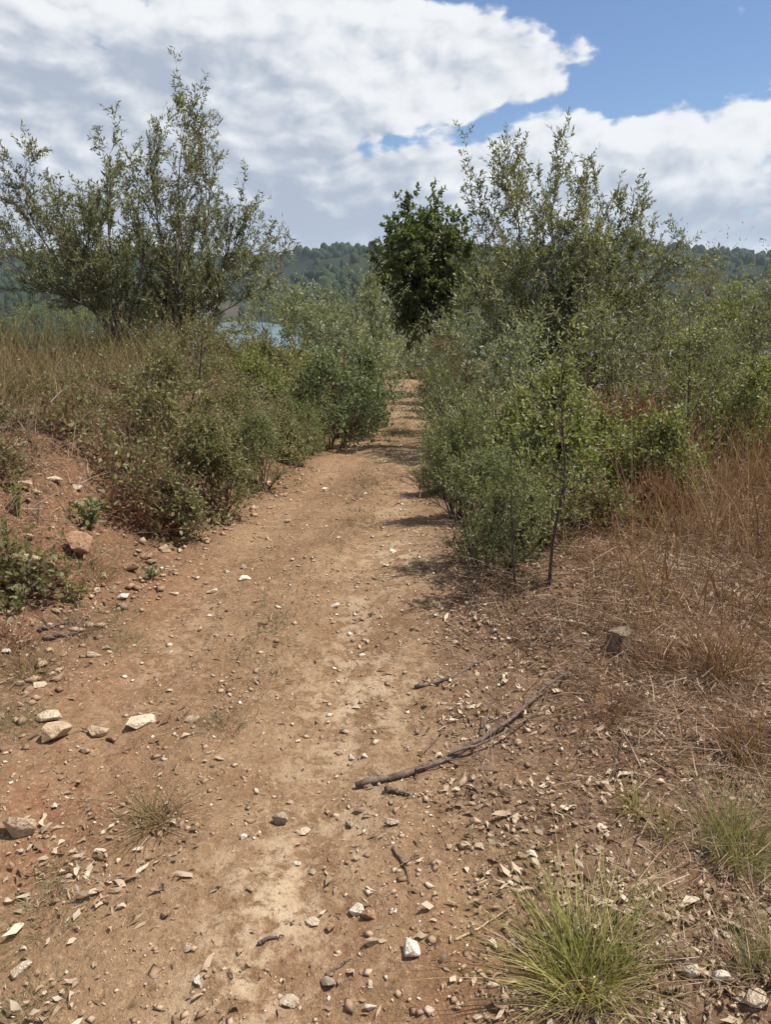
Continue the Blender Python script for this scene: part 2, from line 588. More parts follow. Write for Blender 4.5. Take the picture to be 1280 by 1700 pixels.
M_BRAMBLE = leaf_mat('bramble_leaf', [(0.0, (0.07, 0.09, 0.042)), (0.5, (0.14, 0.165, 0.082)), (0.85, (0.205, 0.23, 0.125)), (1.0, (0.29, 0.30, 0.19))], 0.38, 0.5, 0.35, 3.0)
M_YELLOW = leaf_mat('yellow_green_leaf', [(0.0, (0.12, 0.14, 0.045)), (0.5, (0.215, 0.225, 0.085)), (1.0, (0.34, 0.32, 0.15))], 0.42, 0.5, 0.35)
M_RUST = leaf_mat('rusty_leaf', [(0.0, (0.10, 0.045, 0.027)), (0.5, (0.20, 0.095, 0.052)), (1.0, (0.33, 0.20, 0.11))], 0.2, 0.7, 0.15)
M_MIXED = leaf_mat('faded_leaf', [(0.0, (0.15, 0.085, 0.05)), (0.3, (0.15, 0.145, 0.065)), (0.7, (0.22, 0.215, 0.11)), (1.0, (0.36, 0.29, 0.17))], 0.4, 0.55, 0.25, 4.0)
M_STRAW = leaf_mat('straw', [(0.0, (0.10, 0.065, 0.03)), (0.35, (0.15, 0.125, 0.05)), (0.65, (0.22, 0.15, 0.075)), (1.0, (0.38, 0.28, 0.155))], 0.2, 0.7, 0.2, 1.5)
M_REDSTRAW = leaf_mat('rusty_straw', [(0.0, (0.13, 0.06, 0.032)), (0.5, (0.24, 0.125, 0.066)), (1.0, (0.42, 0.29, 0.17))], 0.2, 0.7, 0.2, 1.2)
M_THATCH = leaf_mat('thatch', [(0.0, (0.075, 0.045, 0.03)), (0.35, (0.18, 0.115, 0.078)), (0.7, (0.33, 0.235, 0.165)), (1.0, (0.50, 0.40, 0.30))], 0.1, 0.8, 0.15, 2.0)
M_GRASS = leaf_mat('grass_blade', [(0.0, (0.12, 0.135, 0.03)), (0.35, (0.25, 0.23, 0.065)), (0.65, (0.40, 0.33, 0.15)), (1.0, (0.56, 0.47, 0.29))], 0.3, 0.5, 0.3, 3.0)
M_PALEGRASS = leaf_mat('pale_grass_blade', [(0.0, (0.16, 0.16, 0.06)), (0.5, (0.32, 0.28, 0.14)), (1.0, (0.52, 0.45, 0.30))], 0.3, 0.5, 0.3, 3.0)
M_GREYGRASS = leaf_mat('grey_green_blade', [(0.0, (0.06, 0.058, 0.032)), (0.5, (0.12, 0.115, 0.065)), (1.0, (0.24, 0.21, 0.135))], 0.2, 0.6, 0.2, 3.0)
M_WEED = leaf_mat('weed_leaf', [(0.0, (0.075, 0.09, 0.035)), (0.5, (0.145, 0.165, 0.07)), (1.0, (0.25, 0.26, 0.14))], 0.3, 0.5, 0.3, 5.0)
M_LITTER = leaf_mat('dry_leaf', [(0.0, (0.09, 0.05, 0.03)), (0.3, (0.20, 0.125, 0.077)), (0.6, (0.35, 0.25, 0.165)), (1.0, (0.58, 0.47, 0.35))], 0.12, 0.6, 0.3, 2.0)
M_BARK = bark_mat('grey_bark', (0.07, 0.055, 0.042), (0.19, 0.16, 0.13), 22)
M_REDBARK = bark_mat('reddish_bark', (0.075, 0.045, 0.032), (0.18, 0.125, 0.09), 25)
M_TWIG = bark_mat('dark_twig', (0.045, 0.03, 0.026), (0.12, 0.085, 0.07), 40)
M_REDTWIG = bark_mat('red_bramble_cane', (0.12, 0.04, 0.03), (0.20, 0.10, 0.07), 40)
M_DEAD = bark_mat('dead_wood', (0.055, 0.038, 0.032), (0.19, 0.135, 0.105), 35)
M_STUMP = bark_mat('grey_stump', (0.09, 0.062, 0.044), (0.22, 0.165, 0.12), 45)
M_STRAWSTEM = bark_mat('straw_stem', (0.34, 0.24, 0.14), (0.5, 0.38, 0.24), 40)
M_RK = {
    'tan': rock_mat('tan_rock', (0.36, 0.25, 0.155), (0.50, 0.375, 0.25), (0.20, 0.10, 0.05)),
    'pale': rock_mat('pale_rock', (0.50, 0.385, 0.265), (0.64, 0.52, 0.385), (0.34, 0.19, 0.10)),
    'white': rock_mat('white_quartz', (0.64, 0.55, 0.44), (0.80, 0.72, 0.61), (0.42, 0.27, 0.16), stain=0.5),
    'grey': rock_mat('grey_rock', (0.30, 0.235, 0.165), (0.42, 0.345, 0.255), (0.20, 0.13, 0.085)),
    'rust': rock_mat('rusty_rock', (0.30, 0.13, 0.055), (0.50, 0.34, 0.20), (0.66, 0.55, 0.42), stain=0.6),
    'red': rock_mat('reddish_rock', (0.25, 0.135, 0.08), (0.37, 0.225, 0.14), (0.12, 0.06, 0.04)),
}

# ------------------------------------------------------------------ ground and track
def graded(c0, c1, step, lim0, lim1, grow):
    mid = list(np.arange(c0, c1 + 1e-6, step))
    s, v, hi = step, c1, []
    while v < lim1:
        s *= grow
        v += s
        hi.append(v)
    s, v, lo = step, c0, []
    while v > lim0:
        s *= grow
        v -= s
        lo.append(v)
    return np.array(lo[::-1] + mid + hi)


gx = graded(-1.8, 1.8, 0.027, -1500, 1500, 1.10)
gy = graded(0.9, 3.2, 0.027, -150, 760, 1.04)
X, Y = np.meshgrid(gx, gy)
Z = height(X, Y)
ed = edge_d(X, Y)
track_a = 1 - sstep(-0.22, 0.22, ed + 0.12 * fbm(X * 2.5, Y * 2.5, 3, 61))
track_a = track_a * (1 - sstep(36, 42, Y))
pale_a = np.zeros_like(X)
red_a = np.zeros_like(X)
for px, py, rad, amp in ((450, 1500, 0.17, 1.0), (390, 1640, 0.13, 0.9), (560, 1330, 0.15, 0.7), (600, 1150, 0.25, 0.85), (650, 930, 0.28, 0.8), (560, 1250, 0.2, 0.6), (690, 760, 0.5, 0.6), (650, 690, 0.8, 0.5)):
    p = gp(px, py)
    pale_a = np.maximum(pale_a, amp * np.exp(-((X - p[0]) ** 2 + ((Y - p[1]) * 0.55) ** 2) / rad ** 2))
for px, py, rad, amp in ((80, 1360, 0.3, 1.0), (200, 1130, 0.35, 0.6), (270, 980, 0.4, 0.8), (120, 850, 0.8, 0.8), (520, 1600, 0.15, 0.6), (760, 1640, 0.15, 0.7), (480, 780, 0.9, 0.5)):
    p = gp(px, py)
    red_a = np.maximum(red_a, amp * np.exp(-((X - p[0]) ** 2 + ((Y - p[1]) * 0.6) ** 2) / rad ** 2))
dxt = X - path_c(Y)
rutp = 0.55 * np.exp(-((dxt - 0.42) / 0.13) ** 2) + 0.35 * np.exp(-((dxt + 0.40) / 0.15) ** 2)
pale_a = np.maximum(pale_a, rutp * np.clip(0.75 + 0.9 * fbm(X * 1.2, Y * 0.8, 3, 121), 0, 1) * sstep(1.6, 3.0, Y) * (1 - sstep(22, 30, Y)))
ny, nx = X.shape
vid = np.arange(ny * nx).reshape(ny, nx)
quads = np.stack([vid[:-1, :-1], vid[:-1, 1:], vid[1:, 1:], vid[1:, :-1]], -1).reshape(-1, 4)
cx = 0.25 * (X[:-1, :-1] + X[1:, 1:] + X[:-1, 1:] + X[1:, :-1])
cyy = 0.25 * (Y[:-1, :-1] + Y[1:, 1:] + Y[:-1, 1:] + Y[1:, :-1])
inpath = ((edge_d(cx, cyy) < 0.0) & (cyy > -5) & (cyy < 40)).ravel()
V = np.stack([X.ravel(), Y.ravel(), Z.ravel()], 1)


def sub_sheet(name, sel):
    q = quads[sel]
    used, inv = np.unique(q, return_inverse=True)
    return link(name, build_mesh(name, V[used], inv.reshape(-1, 4).astype(np.int32), M_SOIL,
                                 {'track': track_a.ravel()[used], 'pale': pale_a.ravel()[used], 'red': red_a.ravel()[used]}, smooth=True))


tag(sub_sheet('ground', ~inpath), 'brown stony ground and red earth bank beside the track', None, kind='structure')
tag(sub_sheet('path', inpath), 'pale brown dirt track running away between the bushes', None, kind='structure')

# ------------------------------------------------------------------ lake and far hills
WATER_Z = -31.0
m, N = new_mat('lake_water')
o_ = N.n('ShaderNodeOutputMaterial')
g_ = N.n('ShaderNodeTexCoord')
wv = N.n('ShaderNodeVectorMath', {0: g_.outputs['Object'], 1: (0.25, 0.6, 1)}, operation='MULTIPLY').outputs[0]
nn = N.noise(wv, 0.6, 4, 0.6)
bp_ = N.n('ShaderNodeBump', {'Height': nn, 'Strength': 0.35, 'Distance': 0.3})
p_ = N.n('ShaderNodeBsdfPrincipled', {'Base Color': (0.10, 0.165, 0.205, 1), 'Roughness': 0.2, 'IOR': 1.33, 'Normal': bp_.outputs[0]})
N.t.links.new(p_.outputs[0], o_.inputs[0])
wv_ = np.array([[-2500, 150, WATER_Z], [2500, 150, WATER_Z], [2500, 1300, WATER_Z], [-2500, 1300, WATER_Z]], float)
tag(link('lake', build_mesh('lake', wv_, np.array([[0, 1, 2, 3]]), m)), 'strip of blue lake water below the far hills', None, kind='structure')


def hill_h(x, y):
    shore = 690 + 60 * perlin(x * 0.004, x * 0 + 2.5, 71) + 0.10 * np.abs(x)
    shore = shore - 300 * sstep(-0.205, -0.27, x / np.maximum(y, 1.0))
    shore = shore - 330 * sstep(-0.137, -0.095, x / np.maximum(y, 1.0))
    t = y - shore
    z = WATER_Z - 6 + 0.18 * np.clip(t, -60, 40)
    ridge = 68 * sstep(0, 760, t) + 22 * fbm(x * 0.0035, y * 0.0035, 3, 73) * sstep(40, 400, t)
    ridge2 = 48 * sstep(1300, 2600, t) + 26 * fbm(x * 0.0016, y * 0.0016, 3, 77) * sstep(1200, 2200, t)
    return z + ridge + ridge2


hx = np.linspace(-2400, 2400, 121)
hy = np.concatenate([np.linspace(330, 1700, 90), np.linspace(1740, 3600, 30)])
HX, HY = np.meshgrid(hx, hy)
HZ = hill_h(HX, HY)
n_y, n_x = HX.shape
vid2 = np.arange(n_y * n_x).reshape(n_y, n_x)
hq = np.stack([vid2[:-1, :-1], vid2[:-1, 1:], vid2[1:, 1:], vid2[1:, :-1]], -1).reshape(-1, 4)
m, N = new_mat('hillside')
o_ = N.n('ShaderNodeOutputMaterial')
g_ = N.n('ShaderNodeTexCoord')
na = N.noise(g_.outputs['Object'], 0.012, 5, 0.6)
nb = N.noise(g_.outputs['Object'], 0.08, 4, 0.6)
c_ = N.mix(N.ss(na, 0.42, 0.6), (0.014, 0.021, 0.010), (0.024, 0.029, 0.014))
br = N.n('ShaderNodeMapping', {'Vector': g_.outputs['Object'], 'Location': (-168, 790, 0), 'Scale': (75, 130, 400)}, vector_type='TEXTURE')
brf = N.n('ShaderNodeTexGradient', {0: br.outputs[0]}, gradient_type='QUADRATIC_SPHERE').outputs['Fac']
c_ = N.mix(N.ss(N.m('MULTIPLY_ADD', nb, 0.4, brf), 0.28, 0.5), c_, (0.060, 0.050, 0.033))
p_ = N.n('ShaderNodeBsdfPrincipled', {'Base Color': c_, 'Roughness': 0.95, 'Specular IOR Level': 0.05})
N.t.links.new(p_.outputs[0], o_.inputs[0])
tag(link('hills', build_mesh('hills', np.stack([HX.ravel(), HY.ravel(), HZ.ravel()], 1), hq, m, smooth=True)),
    'wooded hills across the lake', None, kind='structure')

# far woods: one mass of little crowns
M_WOOD = leaf_mat('far_wood', [(0.0, (0.022, 0.034, 0.016)), (0.5, (0.029, 0.042, 0.019)), (1.0, (0.042, 0.054, 0.024))], 0.0, 0.9, 0.05, 0.02)
g = rng_(77)


def far_wood(n, y0, y1, size, seed):
    g = rng_(seed)
    yy = np.sqrt(g.uniform(y0 ** 2, y1 ** 2, n * 3))
    az = g.uniform(-0.62, 0.62, n * 3)
    xx = yy * np.tan(az)
    den = fbm(xx * 0.006, yy * 0.006, 3, 81)
    bare = np.exp(-(((xx / yy + 0.205) / 0.045) ** 2 + ((yy - 800) / 110) ** 2))
    zz = hill_h(xx, yy)
    keep = (den + 0.35 - 0.9 * bare > g.uniform(0, 0.35, n * 3)) & (zz > WATER_Z + 1.5)
    xx, yy, zz = xx[keep][:n], yy[keep][:n], zz[keep][:n]
    n = len(xx)
    hh = size * g.uniform(0.5, 1.4, n)
    ww = hh * g.uniform(0.35, 0.6, n)
    rings = [(0.0, 0.85), (0.45, 1.0), (0.86, 0.66)]
    S = 4
    ang = np.linspace(0, 2 * np.pi, S, endpoint=False)
    vs = []
    for zf, rf in rings:
        jr = g.uniform(0.7, 1.25, (n, S))
        vs.append(np.stack([xx[:, None] + ww[:, None] * rf * jr * np.cos(ang), yy[:, None] + ww[:, None] * rf * jr * np.sin(ang), zz[:, None] - 0.5 + hh[:, None] * (zf + 0.08 * (jr - 1))], -1))
    top = np.stack([xx, yy, zz + hh], -1)[:, None, :]
    Vv = np.concatenate(vs + [top], 1)
    k = 3 * S + 1
    f = []
    for r in range(2):
        for s in range(S):
            a, b = r * S + s, r * S + (s + 1) % S
            f += [[a, b, b + S], [a, b + S, a + S]]
    for s in range(S):
        f.append([2 * S + s, 2 * S + (s + 1) % S, 3 * S])
    F = (np.arange(n)[:, None, None] * k + np.array(f)[None]).reshape(-1, 3)
    return Vv.reshape(-1, 3), F, np.repeat(g.uniform(0, 1, n), k)


v1, f1, r1 = far_wood(3900, 400, 1600, 9.0, 1)
v2, f2, r2 = far_wood(900, 1700, 3300, 17.0, 2)
tag(link('far_wood', build_mesh('far_wood', np.concatenate([v1, v2]), [f1, f2 + len(v1)], M_WOOD, {'rnd': np.concatenate([r1, r2])})),
    'dense green woodland covering the hills across the lake', 'woodland', kind='stuff')

m_wall = rock_mat('house_plaster', (0.42, 0.38, 0.32), (0.48, 0.44, 0.38), (0.36, 0.32, 0.27), scale=0.5)
m_roof = rock_mat('house_tiles', (0.22, 0.14, 0.10), (0.28, 0.18, 0.13), (0.18, 0.12, 0.09), scale=0.8)
for i, (px, Yd, w, dpt, hh, lab) in enumerate((
        (497, 1330, 9, 8, 5, 'tiny pale house on the far ridge, straight above the lake strip'),
        (452, 1340, 11, 8, 4.5, 'tiny long pale house on the far ridge near the left tree'),
        (526, 1350, 8, 7, 5, 'tiny pale house on the far ridge nearest the dark round tree'))):
    p = at(px, 440, Yd)
    z = float(hill_h(p[0], Yd))
    t = thing('far_house', lab, 'house', (p[0], Yd, z + 1.5), 'houses on the far ridge')
    w2, d2 = w / 2, dpt / 2
    bv = np.array([[sx * w2, sy * d2, zz] for zz in (-6, hh) for sx, sy in ((-1, -1), (1, -1), (1, 1), (-1, 1))], float)
    bq = np.array([[0, 1, 5, 4], [1, 2, 6, 5], [2, 3, 7, 6], [3, 0, 4, 7], [4, 5, 6, 7]])
    link('wall', build_mesh('wall', bv, bq, m_wall), t)
    rv = np.array([[-w2 - .5, -d2 - .5, hh - .1], [w2 + .5, -d2 - .5, hh - .1], [w2 + .5, d2 + .5, hh - .1], [-w2 - .5, d2 + .5, hh - .1], [-w2 - .5, 0, hh + 2.4], [w2 + .5, 0, hh + 2.4]], float)
    link('roof', build_mesh('roof', rv, [np.array([[0, 1, 5, 4], [2, 3, 4, 5], [3, 2, 1, 0]]), np.array([[1, 2, 5], [3, 0, 4]])], m_roof), t)

# ------------------------------------------------------------------ trees with drawn stems
def smooth_poly(pts, K):
    pts = np.asarray(pts, float)
    t = np.concatenate([[0], np.cumsum(np.linalg.norm(np.diff(pts, axis=0), axis=1))])
    t /= t[-1]
    u = np.linspace(0, 1, K)
    P = np.stack([np.interp(u, t, pts[:, i]) for i in range(3)], 1)
    for _ in range(2):
        P[1:-1] = 0.25 * P[:-2] + 0.5 * P[1:-1] + 0.25 * P[2:]
    return P


def plant_obj(name, label, cat, root, stems, srad, cfg, seed, mats, group=None, stem_name='trunk', n_leaf=None):
    """stems (N,K,3) world; root (3,). Grows branches, twigs and leaves on them"""
    g = rng_(seed)
    stems = stems - root[None, None, :]
    t = thing(name, label, cat, root, group)
    link(stem_name, build_mesh(stem_name, *tubes(stems, srad, cfg.get('S', 6)), mats[0], smooth=True), t)
    slen = np.linalg.norm(np.diff(stems, axis=1), axis=2).sum(1)
    n1 = np.maximum((slen * cfg['b_per_m']).astype(int), 2)
    B, BR, BL = spawn(g, stems, srad, n1, cfg.get('b_t0', 0.18), 1.0, cfg.get('b_ang', 0.75), slen * cfg['b_len'], cfg.get('b_fall', 0.55), 6,
                      cfg.get('b_up', 0.25), 0.18, 0.55)
    n2 = np.maximum((BL * cfg['t_per_m']).astype(int), 3)
    Tw, TR, TL = spawn(g, B, BR, n2, 0.15, 1.0, cfg.get('t_ang', 0.7), cfg['t_len'], 0.3, 3, cfg.get('t_up', 0.15), 0.22, 0.6, rmin=0.0012)
    parts = [tubes(B, BR, 4), tubes(Tw[:, ::2], TR[:, ::2], 3)]
    link('branches', build_mesh('branches', *join(parts), mats[1]), t)['kind'] = 'stuff'
    lpm = cfg['l_per_m']
    if n_leaf:
        lpm = 0.8 * n_leaf / TL.sum()
    n3 = (TL * lpm + g.uniform(0, 1, len(TL))).astype(int)
    v, f, r = leaves(g, Tw, n3, cfg['leaf'][0], cfg['leaf'][1], cfg.get('l_ang', 0.85), 0.05, cfg.get('upb', 0.5), cfg.get('shape', 'lance'), droop=cfg.get('droop', 0))
    if cfg.get('bl', 0):
        n4 = (BL * (0.2 * n_leaf / BL.sum() if n_leaf else cfg['bl']) + g.uniform(0, 1, len(BL))).astype(int)
        v2, f2, r2 = leaves(g, B, n4, cfg['leaf'][0], cfg['leaf'][1], cfg.get('l_ang', 0.85), 0.3, cfg.get('upb', 0.5), cfg.get('shape', 'lance'))
        f = np.concatenate([f, f2 + len(v)]); v = np.concatenate([v, v2]); r = np.concatenate([r, r2])
    link('crown', build_mesh('crown', v, f, mats[2], {'rnd': r}), t)['kind'] = 'stuff'
    return t


def px_tree(name, label, cat, base_px, Yd, stems_px, rad, cfg, seed, mats, group=None):
    sh = cfg.get('shift', 0)
    stems_px = [[(q[0], q[1] + sh * (i / (len(st_) - 1)) ** 1.5) + tuple(q[2:]) for i, q in enumerate(st_)] for st_ in stems_px]
    g = rng_(seed + 900)
    x = at(base_px, 600, Yd)[0]
    root = np.array([x, Yd, float(height(x, Yd)) - 0.03])
    P, RR = [], []
    # more stems between the drawn ones
    for _ in range(int(len(stems_px) * cfg.get('more', 0.25))):
        a, b = g.choice(len(stems_px), 2, replace=False)
        A_, B_ = [[(list(q) + [0])[:3] for q in stems_px[i]] for i in (a, b)]
        w = g.uniform(0.3, 0.7)
        stems_px = stems_px + [[(w * p_[0] + (1 - w) * q_[0] + g.normal() * 12, w * p_[1] + (1 - w) * q_[1] + 15 + g.normal() * 12, w * p_[2] + (1 - w) * q_[2] + g.normal() * 0.3) for p_, q_ in zip(A_, B_)]]
    for s in stems_px:
        pts = [root + np.array([g.normal() * 0.05, g.normal() * 0.05, 0])]
        for q in s:
            pts.append(at(q[0], q[1], Yd + (q[2] if len(q) > 2 else 0)))
        pts[-1] = pts[-1] * 0.82 + pts[-2] * 0.18
        P.append(smooth_poly(pts, 12))
        RR.append(rad * g.uniform(0.75, 1.1) * (1 - 0.9 * np.linspace(0, 1, 12)))
    return plant_obj(name, label, cat, root, np.array(P), np.array(RR), cfg, seed, mats, group, n_leaf=cfg.get('n'))


CFG_OLIVE = dict(b_per_m=8.5, b_len=0.25, b_ang=0.62, b_up=0.32, b_fall=0.35, t_per_m=15, t_len=0.21, t_ang=0.75, l_per_m=135, leaf=(0.054, 0.0175), t_up=0.15, b_t0=0.28, bl=24, n=29000, shift=46, more=0.3)
GRP_OLIVE = None
px_tree('olive_tree', 'loose olive tree leaning left on a forked trunk, at the left edge', 'tree', 205, 11.0, [
    [(165, 510, .1), (115, 450, .3), (60, 375, .5), (35, 300, .5), (45, 200, .4)],
    [(190, 530, 0), (140, 470, -.2), (105, 380, -.5), (95, 275, -.5)],
    [(200, 540, .3), (185, 430, .5), (175, 310, .6), (183, 190, .5)],
    [(170, 515, -.3), (70, 470, -.5), (10, 410, -.5), (-30, 330, -.4)],
    [(215, 520, -.2), (235, 450, -.6), (240, 370, -.8), (235, 290, -.7)],
    [(150, 500, .4), (60, 440, .9), (-10, 360, 1.1), (0, 310, 1.1)],
    [(195, 540, -.5), (160, 440, -.9), (140, 360, -1.0), (150, 270, -.9)],
], 0.026, CFG_OLIVE, 11, (M_BARK, M_TWIG, M_OLIVE))
px_tree('olive_tree', 'tall loose olive tree with upright stems, its tip the highest on the left side', 'tree', 300, 11.8, [
    [(312, 500, 0), (302, 400, 0), (292, 280, .1), (312, 125, 0)],
    [(320, 480, .3), (342, 380, .6), (352, 270, .6), (340, 185, .4)],
    [(315, 520, -.2), (370, 435, -.5), (415, 385, -.5), (475, 370, -.4)],
    [(300, 500, .3), (265, 400, .5), (255, 280, .5), (243, 165, .4)],
    [(325, 510, -.3), (385, 420, -.7), (400, 350, -.7), (395, 290, -.5)],
    [(290, 520, -.5), (240, 450, -.9), (215, 330, -.8), (205, 230, -.5)],
    [(310, 520, .7), (360, 450, 1.2), (385, 390, 1.2), (380, 300, 1.0)],
    [(300, 530, -.8), (290, 440, -1.2), (300, 330, -1.0), (330, 230, -.6)],
    [(310, 560, -.5), (360, 510, -.9), (400, 480, -.9), (430, 430, -.8)],
], 0.026, CFG_OLIVE, 12, (M_REDBARK, M_TWIG, M_OLIVE))
px_tree('olive_tree', 'large many stemmed olive tree right of the track, tallest on the right side', 'tree', 885, 10.0, [
    [(872, 620, 0), (865, 500, 0), (868, 380, .1), (846, 180, 0)],
    [(885, 600, -.2), (905, 450, -.3), (932, 340, -.3), (962, 262, -.2)],
    [(895, 620, .2), (960, 500, .5), (1035, 390, .6), (1074, 282, .5)],
    [(895, 640, -.3), (1000, 540, -.6), (1090, 440, -.6), (1138, 375, -.5)],
    [(865, 620, .2), (822, 480, .3), (800, 370, .3), (818, 235, .2)],
    [(855, 640, -.2), (815, 540, -.4), (800, 470, -.4), (795, 380, -.3)],
    [(900, 620, .4), (935, 440, .7), (900, 310, .7), (908, 228, .5)],
    [(905, 640, .3), (1030, 560, .7), (1115, 500, .8), (1128, 445, .7)],
    [(880, 620, -.6), (860, 500, -.9), (840, 400, -.9), (870, 300, -.7)],
    [(890, 630, -.6), (960, 520, -1.0), (1000, 440, -1.0), (1010, 340, -.8)],
    [(880, 650, .6), (930, 540, 1.2), (985, 450, 1.3), (1000, 350, 1.2)],
    [(890, 660, -.5), (1010, 600, -1.0), (1080, 540, -1.0), (1100, 480, -.9)],
    [(870, 650, -.7), (830, 570, -1.1), (815, 500, -1.0), (815, 400, -.9)],
    [(905, 655, .6), (1060, 600, 1.2), (1110, 560, 1.2), (1120, 500, 1.2)],
], 0.024, dict(CFG_OLIVE, n=76000, b_per_m=6.5, b_len=0.26, b_t0=0.25, shift=66, more=0.9), 13, (M_REDBARK, M_TWIG, M_OLIVE))

_og = rng_(1400)
_oak = []
for _i in range(44):
    _z = 1 - 2 * (_i + 0.5) / 44
    _r = math.sqrt(1 - _z * _z)
    _a = _i * 2.39996
    _f = _og.uniform(0.86, 1.0)
    _tx, _ty, _td = 702 + 108 * _f * _r * math.cos(_a) * (1.0 if _z > -0.3 else 0.85), 455 - 138 * _f * _z, 1.6 * _f * _r * math.sin(_a)
    _oak.append([(712, 540, 0), (711 + 0.35 * (_tx - 711), 0.45 * 500 + 0.55 * _ty if _ty < 500 else 520, 0.4 * _td), (_tx, _ty, _td)])
px_tree('oak_tree', 'dark round crowned evergreen tree at the far right side of the track', 'tree', 715, 21.0, _oak, 0.045,
        dict(b_per_m=8, b_len=0.13, b_ang=1.0, b_up=0.0, b_fall=0.2, t_per_m=10, t_len=0.19, t_ang=1.0, l_per_m=55, leaf=(0.095, 0.06), b_t0=0.5, bl=12, upb=0.9, n=62000, more=0), 14, (M_BARK, M_TWIG, M_OAK))

# ------------------------------------------------------------------ shrubs
KINDS = {
    # name: cfg, stems, materials
    'olive': (dict(b_per_m=11, b_len=0.34, b_ang=0.6, b_up=0.25, t_per_m=15, t_len=0.17, l_per_m=85, leaf=(0.046, 0.0145), b_t0=0.12, bl=10), 13, (M_REDBARK, M_TWIG, M_OLIVE)),
    'grey': (dict(b_per_m=12, b_len=0.36, b_ang=0.6, b_up=0.25, t_per_m=17, t_len=0.16, l_per_m=95, leaf=(0.046, 0.015), b_t0=0.08, bl=14), 15, (M_REDBARK, M_TWIG, M_OLIVE2)),
    'broom': (dict(b_per_m=16, b_len=0.42, b_ang=0.5, b_up=0.3, t_per_m=22, t_len=0.10, l_per_m=150, leaf=(0.020, 0.0075), b_t0=0.05, bl=30, t_up=0.3), 16, (M_TWIG, M_TWIG, M_BROOM)),
    'bramble': (dict(b_per_m=12, b_len=0.42, b_ang=0.8, b_up=-0.1, t_per_m=13, t_len=0.14, l_per_m=75, leaf=(0.036, 0.025), shape='round', b_t0=0.1, bl=12, upb=0.9, t_up=0.1), 14, (M_REDTWIG, M_REDTWIG, M_BRAMBLE)),
    'faded': (dict(b_per_m=14, b_len=0.42, b_ang=0.7, b_up=0.05, t_per_m=17, t_len=0.12, l_per_m=75, leaf=(0.024, 0.014), shape='lance', b_t0=0.06, bl=14, upb=0.6), 15, (M_REDTWIG, M_REDTWIG, M_MIXED)),
    'yellow': (dict(b_per_m=12, b_len=0.36, b_ang=0.6, b_up=0.2, t_per_m=15, t_len=0.14, l_per_m=80, leaf=(0.032, 0.019), shape='round', b_t0=0.1, bl=12, upb=0.7), 13, (M_TWIG, M_TWIG, M_YELLOW)),
    'rust': (dict(b_per_m=14, b_len=0.4, b_ang=0.6, b_up=0.1, t_per_m=18, t_len=0.11, l_per_m=80, leaf=(0.026, 0.008), b_t0=0.05, bl=15), 13, (M_REDTWIG, M_REDTWIG, M_RUST)),
    'cane': (dict(b_per_m=9, b_len=0.5, b_ang=0.8, b_up=-0.25, t_per_m=10, t_len=0.13, l_per_m=22, leaf=(0.032, 0.022), shape='round', b_t0=0.1, bl=3, upb=0.9), 16, (M_REDTWIG, M_REDTWIG, M_MIXED)),
}


